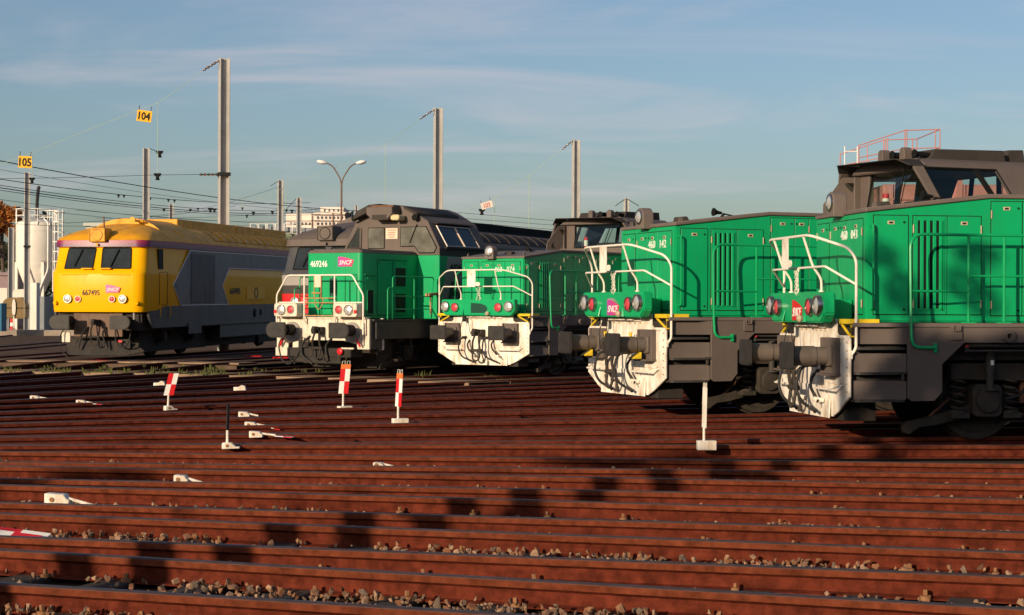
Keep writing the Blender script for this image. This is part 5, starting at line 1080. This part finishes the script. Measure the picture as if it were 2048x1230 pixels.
# grey and green shed far behind the yellow locomotive
A = Vector(at(172, 440, 150)); B = Vector(at(660, 462, 150)); T = thing('long_shed', 'long low green shed with grey roof behind the yellow locomotive', 'building', (A.x, A.y, -.2), 0)
Lx = B.x-A.x; zt = A.z
m = M(); m.box(2.9, Lx+9, 0, 14, 0, zt-.55); m.build('wall', 'green_shed', T); m = M(); m.box(0, 2.9, -.1, 14, 0, zt-.35); m.build('end_wall', 'shed_light', T)
m = M(); m.prism([(2.9, zt-.3), (2.9, zt+.1), (Lx+9, zt-.75), (Lx+9, zt-1.1)], 'u', -.4, 14); m.build('roof', 'shed_roof', T); m = M(); m.box(-.2, 6.5, -.3, 14, zt-.35, zt-.05); m.build('roof', 'shed_light', T)
for k in range(6):
    m = M(); x = 14.2+k*.72; m.tube([(x, -1, zt-.9), (x+.6, -1, zt-.9), (x+.6, -1, zt-.1), (x, -1, zt-.1)], .05, 5, closed=True); m.build('roof_rail', 'silo_steel', T)
# pale apartment block
T = thing('apartment_block', 'pale stepped apartment block seen over the roofs', 'building', (0, 0, 0)); Y = 320
def blk(px0, px1, pt, pb, d=0, mat='wall_white', name='storeys', Yd=12):
    a = at(px0, pt, Y+d); b = at(px1, pb, Y+d); m = M(); m.box(a[0], b[0], Y+d, Y+d+Yd, b[2] if pb < 600 else -.2, a[2]); return m.build(name, mat, T)
blk(571, 622, 427, 700, 4); blk(626, 698, 424, 700, 0); blk(640, 686, 414, 424, 2); blk(690, 712, 431, 700, 6)
for (x0, x1, y) in ((571, 622, 441), (626, 698, 428.5), (626, 698, 440.5)): blk(x0-.5, x1+.5, y, y+1.6, -.4, 'band_grey', 'balcony_band', .6)
for (x, y) in [(579+k*7.5, 444.5) for k in range(6)]+[(633+k*8, 432.5) for k in range(8)]+[(633+k*8, 444.5) for k in range(8)]+[(647+k*9, 418) for k in range(4)]:
    blk(x, x+3.2, y, y+5, -.2+(4 if x < 625 else 0), 'window_far', 'window', .6)
m = M(); a = at(672, 408, Y); m.cyl((a[0], Y+3, a[2]-1), (a[0], Y+3, a[2]+.3), .06, n=6); m.build('roof_aerial', 'band_grey', T)
for lab, px0, px1, pt, Yb in (('pale low block between the two dark cabs at the horizon', 1040, 1062, 465, 330), ('second pale low block left of the third cab', 1070, 1090, 468, 340)):
    a = at(px0, pt, Yb); b = at(px1, pt, Yb); m = M(); m.box(a[0], b[0], Yb, Yb+8, -.2, a[2]); m.box(a[0]-.2, b[0]+.2, Yb-.2, Yb+8.2, a[2], a[2]+.3); simple('far_building', lab, 'building', m, 'wall_white', bevel=0)
# red service gantry behind the cab of 460 142
T = thing('service_gantry', 'faded red service gantry with railed platform behind the cab of 460 142', 'gantry', (0, 0, 0)); Y = 46
a = at(1712, 330, Y); b = at(1900, 330, Y); zd = a[2]-.15
m = M(); m.box(a[0]+.7, b[0]+1.6, Y, Y+2.2, .4, zd-.35); m.build('tank_wall', 'pink_red', T, bevel=.05)
for k in range(5): m = M(); x = a[0]+.9+k*.95; m.box(x, x+.05, Y-.06, Y, .4, zd-.35); m.build('wall_rib', 'pink_red', T)
for z in (2.6, 3.9, 4.5): m = M(); m.box(a[0]+.7, b[0]+1.6, Y-.05, Y, z, z+.05); m.build('wall_rib', 'pink_red', T)
m = M(); m.box(a[0], b[0]+.3, Y-.3, Y+2.4, zd-.12, zd); m.build('deck', 'pink_red', T)
m = M(); x0, x1 = a[0], at(1873, 300, Y)[0]
for (za, zb) in ((.42, .62), (.85, 1.15)):
    for yy in (Y-.3, Y+2.3):
        m.tube([(x0, yy, zd+za*.75), (x0+2.0*.6, yy, zd+zb*.9), (x1, yy, zd+zb*.9+.03)], .014, 6)
    m.tube([(x1, Y-.3, zd+zb*.9+.03), (x1, Y+2.3, zd+zb*.9+.03)], .014, 6)
for x in (x0, x0+.75, x0+1.2, x0+1.25, x1-.12, x1):
    for yy in (Y-.3, Y+2.3): m.cyl((x, yy, zd), (x, yy, zd+(.66 if x < x0+.1 else .85 if x < x0+1 else 1.06)), .014, n=6)
m.build('deck_railing', 'pink_red', T)
m = M()
for x in (x0-.02, x0-.35): m.cyl((x, Y-.2, .2), (x, Y-.2, zd+.62), .014, n=6)
for k in range(16): m.cyl((x0-.02, Y-.2, .5+k*.35), (x0-.35, Y-.2, .5+k*.35), .015, n=5)
m.build('ladder', 'silo_steel', T)
for x in (x0+.3, x1+.6):
    for yy in (Y, Y+2.1): m = M(); m.box(x-.06, x+.06, yy-.06, yy+.06, -.2, zd-.1); m.build('leg', 'pink_red', T)
# trees
def leafcloud(m, blobs, n, size, rs):
    for (cx, cy, cz, rx, rz) in blobs:
        for _ in range(n if rx > .24 or n < 200 else 70):
            v = Vector((rs.gauss(0, 1), rs.gauss(0, 1), rs.gauss(0, 1))).normalized()*rs.uniform(.35, 1)**.5
            p = Vector((cx+v.x*rx, cy+v.y*rx, cz+v.z*rz)); a = Vector((rs.gauss(0, 1), rs.gauss(0, 1), rs.gauss(0, 1))).normalized(); b = a.orthogonal().normalized(); s = size*rs.uniform(.5, 1.2)
            m.add([p-a*s, p+b*s*.6, p+a*s, p-b*s*.6], [(0, 1, 2, 3)])
def tree(label, X, Y, trunks, limbs, blobs, n, size, leaf, seed, name='tree', r=.12):
    rs = random.Random(seed); T = thing(name, label, 'tree', (X, Y, -.2))
    for tr in trunks:
        m = M(); k = len(tr)
        for i in range(k-1): m.cyl(tr[i], tr[i+1], r*(1-.25*i/k), r*(1-.25*(i+1)/k), 10)
        m.build('trunk', 'bark', T)
    m = M()
    for a, b in limbs: m.cyl(a, b, r*.35, r*.1, 6)
    if limbs: stuff(m.build('limbs', 'bark', T))
    m = M(); leafcloud(m, blobs, n, size, rs); m.build('crown', leaf, T, smooth=False); return T
rs = random.Random(7)
X, Yt, _ = at(5, 480, 165)
bl = [(rs.uniform(-2.2, 1.6), rs.uniform(-1.5, 1.5), rs.uniform(7.0, 11.2), rs.uniform(.6, 1.1), rs.uniform(.6, 1.0)) for _ in range(22)]
tree('orange autumn tree at the left edge behind the silo', X, Yt, [[(0, 0, 0), (.1, 0, 4), (-.1, 0, 8), (0, 0, 10.5)]], [((0, 0, 5+k*.8), (1.6*math.cos(k*2.2), 1.6*math.sin(k*2.2), 6.2+k*.85)) for k in range(6)], bl, 170, .22, 'leaf_autumn', 1, 'autumn_tree', .2)
bl = [(rs.uniform(-3.0, 2.6), rs.uniform(-1.5, 1.5), rs.uniform(1.2, 7.6), rs.uniform(.7, 1.2), rs.uniform(.7, 1.2)) for _ in range(30)]
tree('dark green tree below the autumn tree at the left edge', X+.4, Yt+4, [[(0, 0, 0), (.1, 0, 3), (0, 0, 6)]], [], bl, 170, .24, 'leaf_green', 2, 'dark_tree', .2)
X, Yt, _ = at(62, 440, 172); bl = [(rs.uniform(-1.5, 1.4), rs.uniform(-1, 1), rs.uniform(6.5, 10.6), rs.uniform(.5, .9), rs.uniform(.5, .9)) for _ in range(12)]
tree('brownish green tree behind the silo railing', X, Yt, [[(0, 0, 0), (.1, 0, 5), (0, 0, 9)]], [], bl, 120, .2, 'leaf_green', 3, 'dark_tree', .18)
X, Yt, _ = at(145, 470, 172); bl = [(rs.uniform(-.9, .9), rs.uniform(-1, 1), rs.uniform(5.5, 8.3), rs.uniform(.4, .7), rs.uniform(.4, .7)) for _ in range(10)]
tree('thin yellowing tree between the ladder cage and the yellow roof', X, Yt, [[(0, 0, 0), (.05, 0, 4), (0, 0, 7.5)]], [], bl, 90, .16, 'leaf_autumn', 4, 'autumn_tree', .1)
# trees behind the camera whose shadows fall across the rails and the nearest locomotive
def up(x, y, t): return (x-LX*t, y-LY*t)
bx_, by_ = up(-2.85, 10.8, 9.0)
rs = random.Random(9)
bl = []
def shade(tx, ty, tz, r, rzz):             # crown clump whose shadow falls on that point
    t = (tx-bx_)*LX+(ty-by_)*LY; bl.append((tx-LX*t-bx_+rs.uniform(-.15, .15)*LX, ty-LY*t-by_+rs.uniform(-.15, .15)*LY, tz+t*math.tan(SUN_EL)+.2, r, rzz))
def on043(x, u, z): t = .155; return (3.822+x*math.cos(t)+u*math.sin(t), 22.405+x*math.sin(t)-u*math.cos(t), z)
for k in range(15): shade(*on043(.75+(k % 8)*.36+rs.uniform(-.1, .1), 1.4, .25+.62*(k//8)+rs.uniform(-.1, .15)), rs.uniform(.30, .40), rs.uniform(.28, .38))
for k in range(5): shade(*on043(1.5+k*.4, 1.4, 1.12), .24, .14)
for x, z in ((.78, 1.9), (.9, 1.68), (1.62, 1.95), (1.74, 2.3), (.72, 2.25), (1.85, 1.7)): shade(*on043(x, .94, z), rs.uniform(.17, .24), rs.uniform(.15, .22))
NH = 6
for tx, ty in ((-.05, 14.35), (-.3, 14.1), (2.5, 17.35)): shade(tx, ty, -.06, .24, .10)
tree('twin-stemmed young tree standing behind the viewer on the left', bx_, by_, [[(-.22, .15, 0), (-.22, .15, 2.5), (-.20, .14, 5.0), (-.3, .3, 6.6)], [(.22, -.15, 0), (.22, -.15, 2.5), (.22, -.16, 4.9), (.3, -.2, 7.0)]], [((-.16, .1, 4.6+k*.4), (math.cos(k*2.1)*.8, math.sin(k*2.1)*.8, 5.3+k*.5)) for k in range(6)], bl, 260, .09, 'leaf_green', 21, 'young_tree', .15)
for lab, (tx, ty), t, hh, wd_, sd in (('bushy tree standing well behind the viewer', (-4.35, 17.35), 34, 0, .8, 31), ('second bushy tree behind the viewer', (1.5, 19.9), 36, 0, .8, 32)):
    bx2, by2 = up(tx, ty, t); z = t*math.tan(SUN_EL); bl = [(rs.uniform(-wd_, wd_), rs.uniform(-wd_, wd_), z+rs.uniform(-.4, .15), rs.uniform(.35, .55), rs.uniform(.12, .2)) for _ in range(7)]
    tree(lab, bx2, by2, [[(0, 0, 0), (.05, 0, z*.5), (0, 0, z-.3)]], [], bl, 150, .12, 'leaf_green', sd, 'young_tree', .05)

# hall added out of view to block low bright sky and deepen shadows
T = thing('sky_block_hall', 'long brick hall added unseen behind the viewer to block low sky light', 'building', (-20, -34, -.2))
P('brick', (.16, .075, .05), .9, var=.2, scale=2, spec=.1)
m = M(); m.box(-110, 90, -12, 0, 0, 9.6); m.build('wall', 'brick', T); m = M(); m.box(-111, 91, -13, .5, 9.6, 10.2); m.build('roof', 'band_grey', T)
for k in range(20):
    x = -104+k*10; m = M(); m.box(x, x+4.6, 0, .12, 0, 5.6); m.build('door', 'dark_green_print', T); m = M(); m.box(x+5.6, x+8.6, 0, .1, 3.0, 6.4); m.build('window', 'window_far', T)
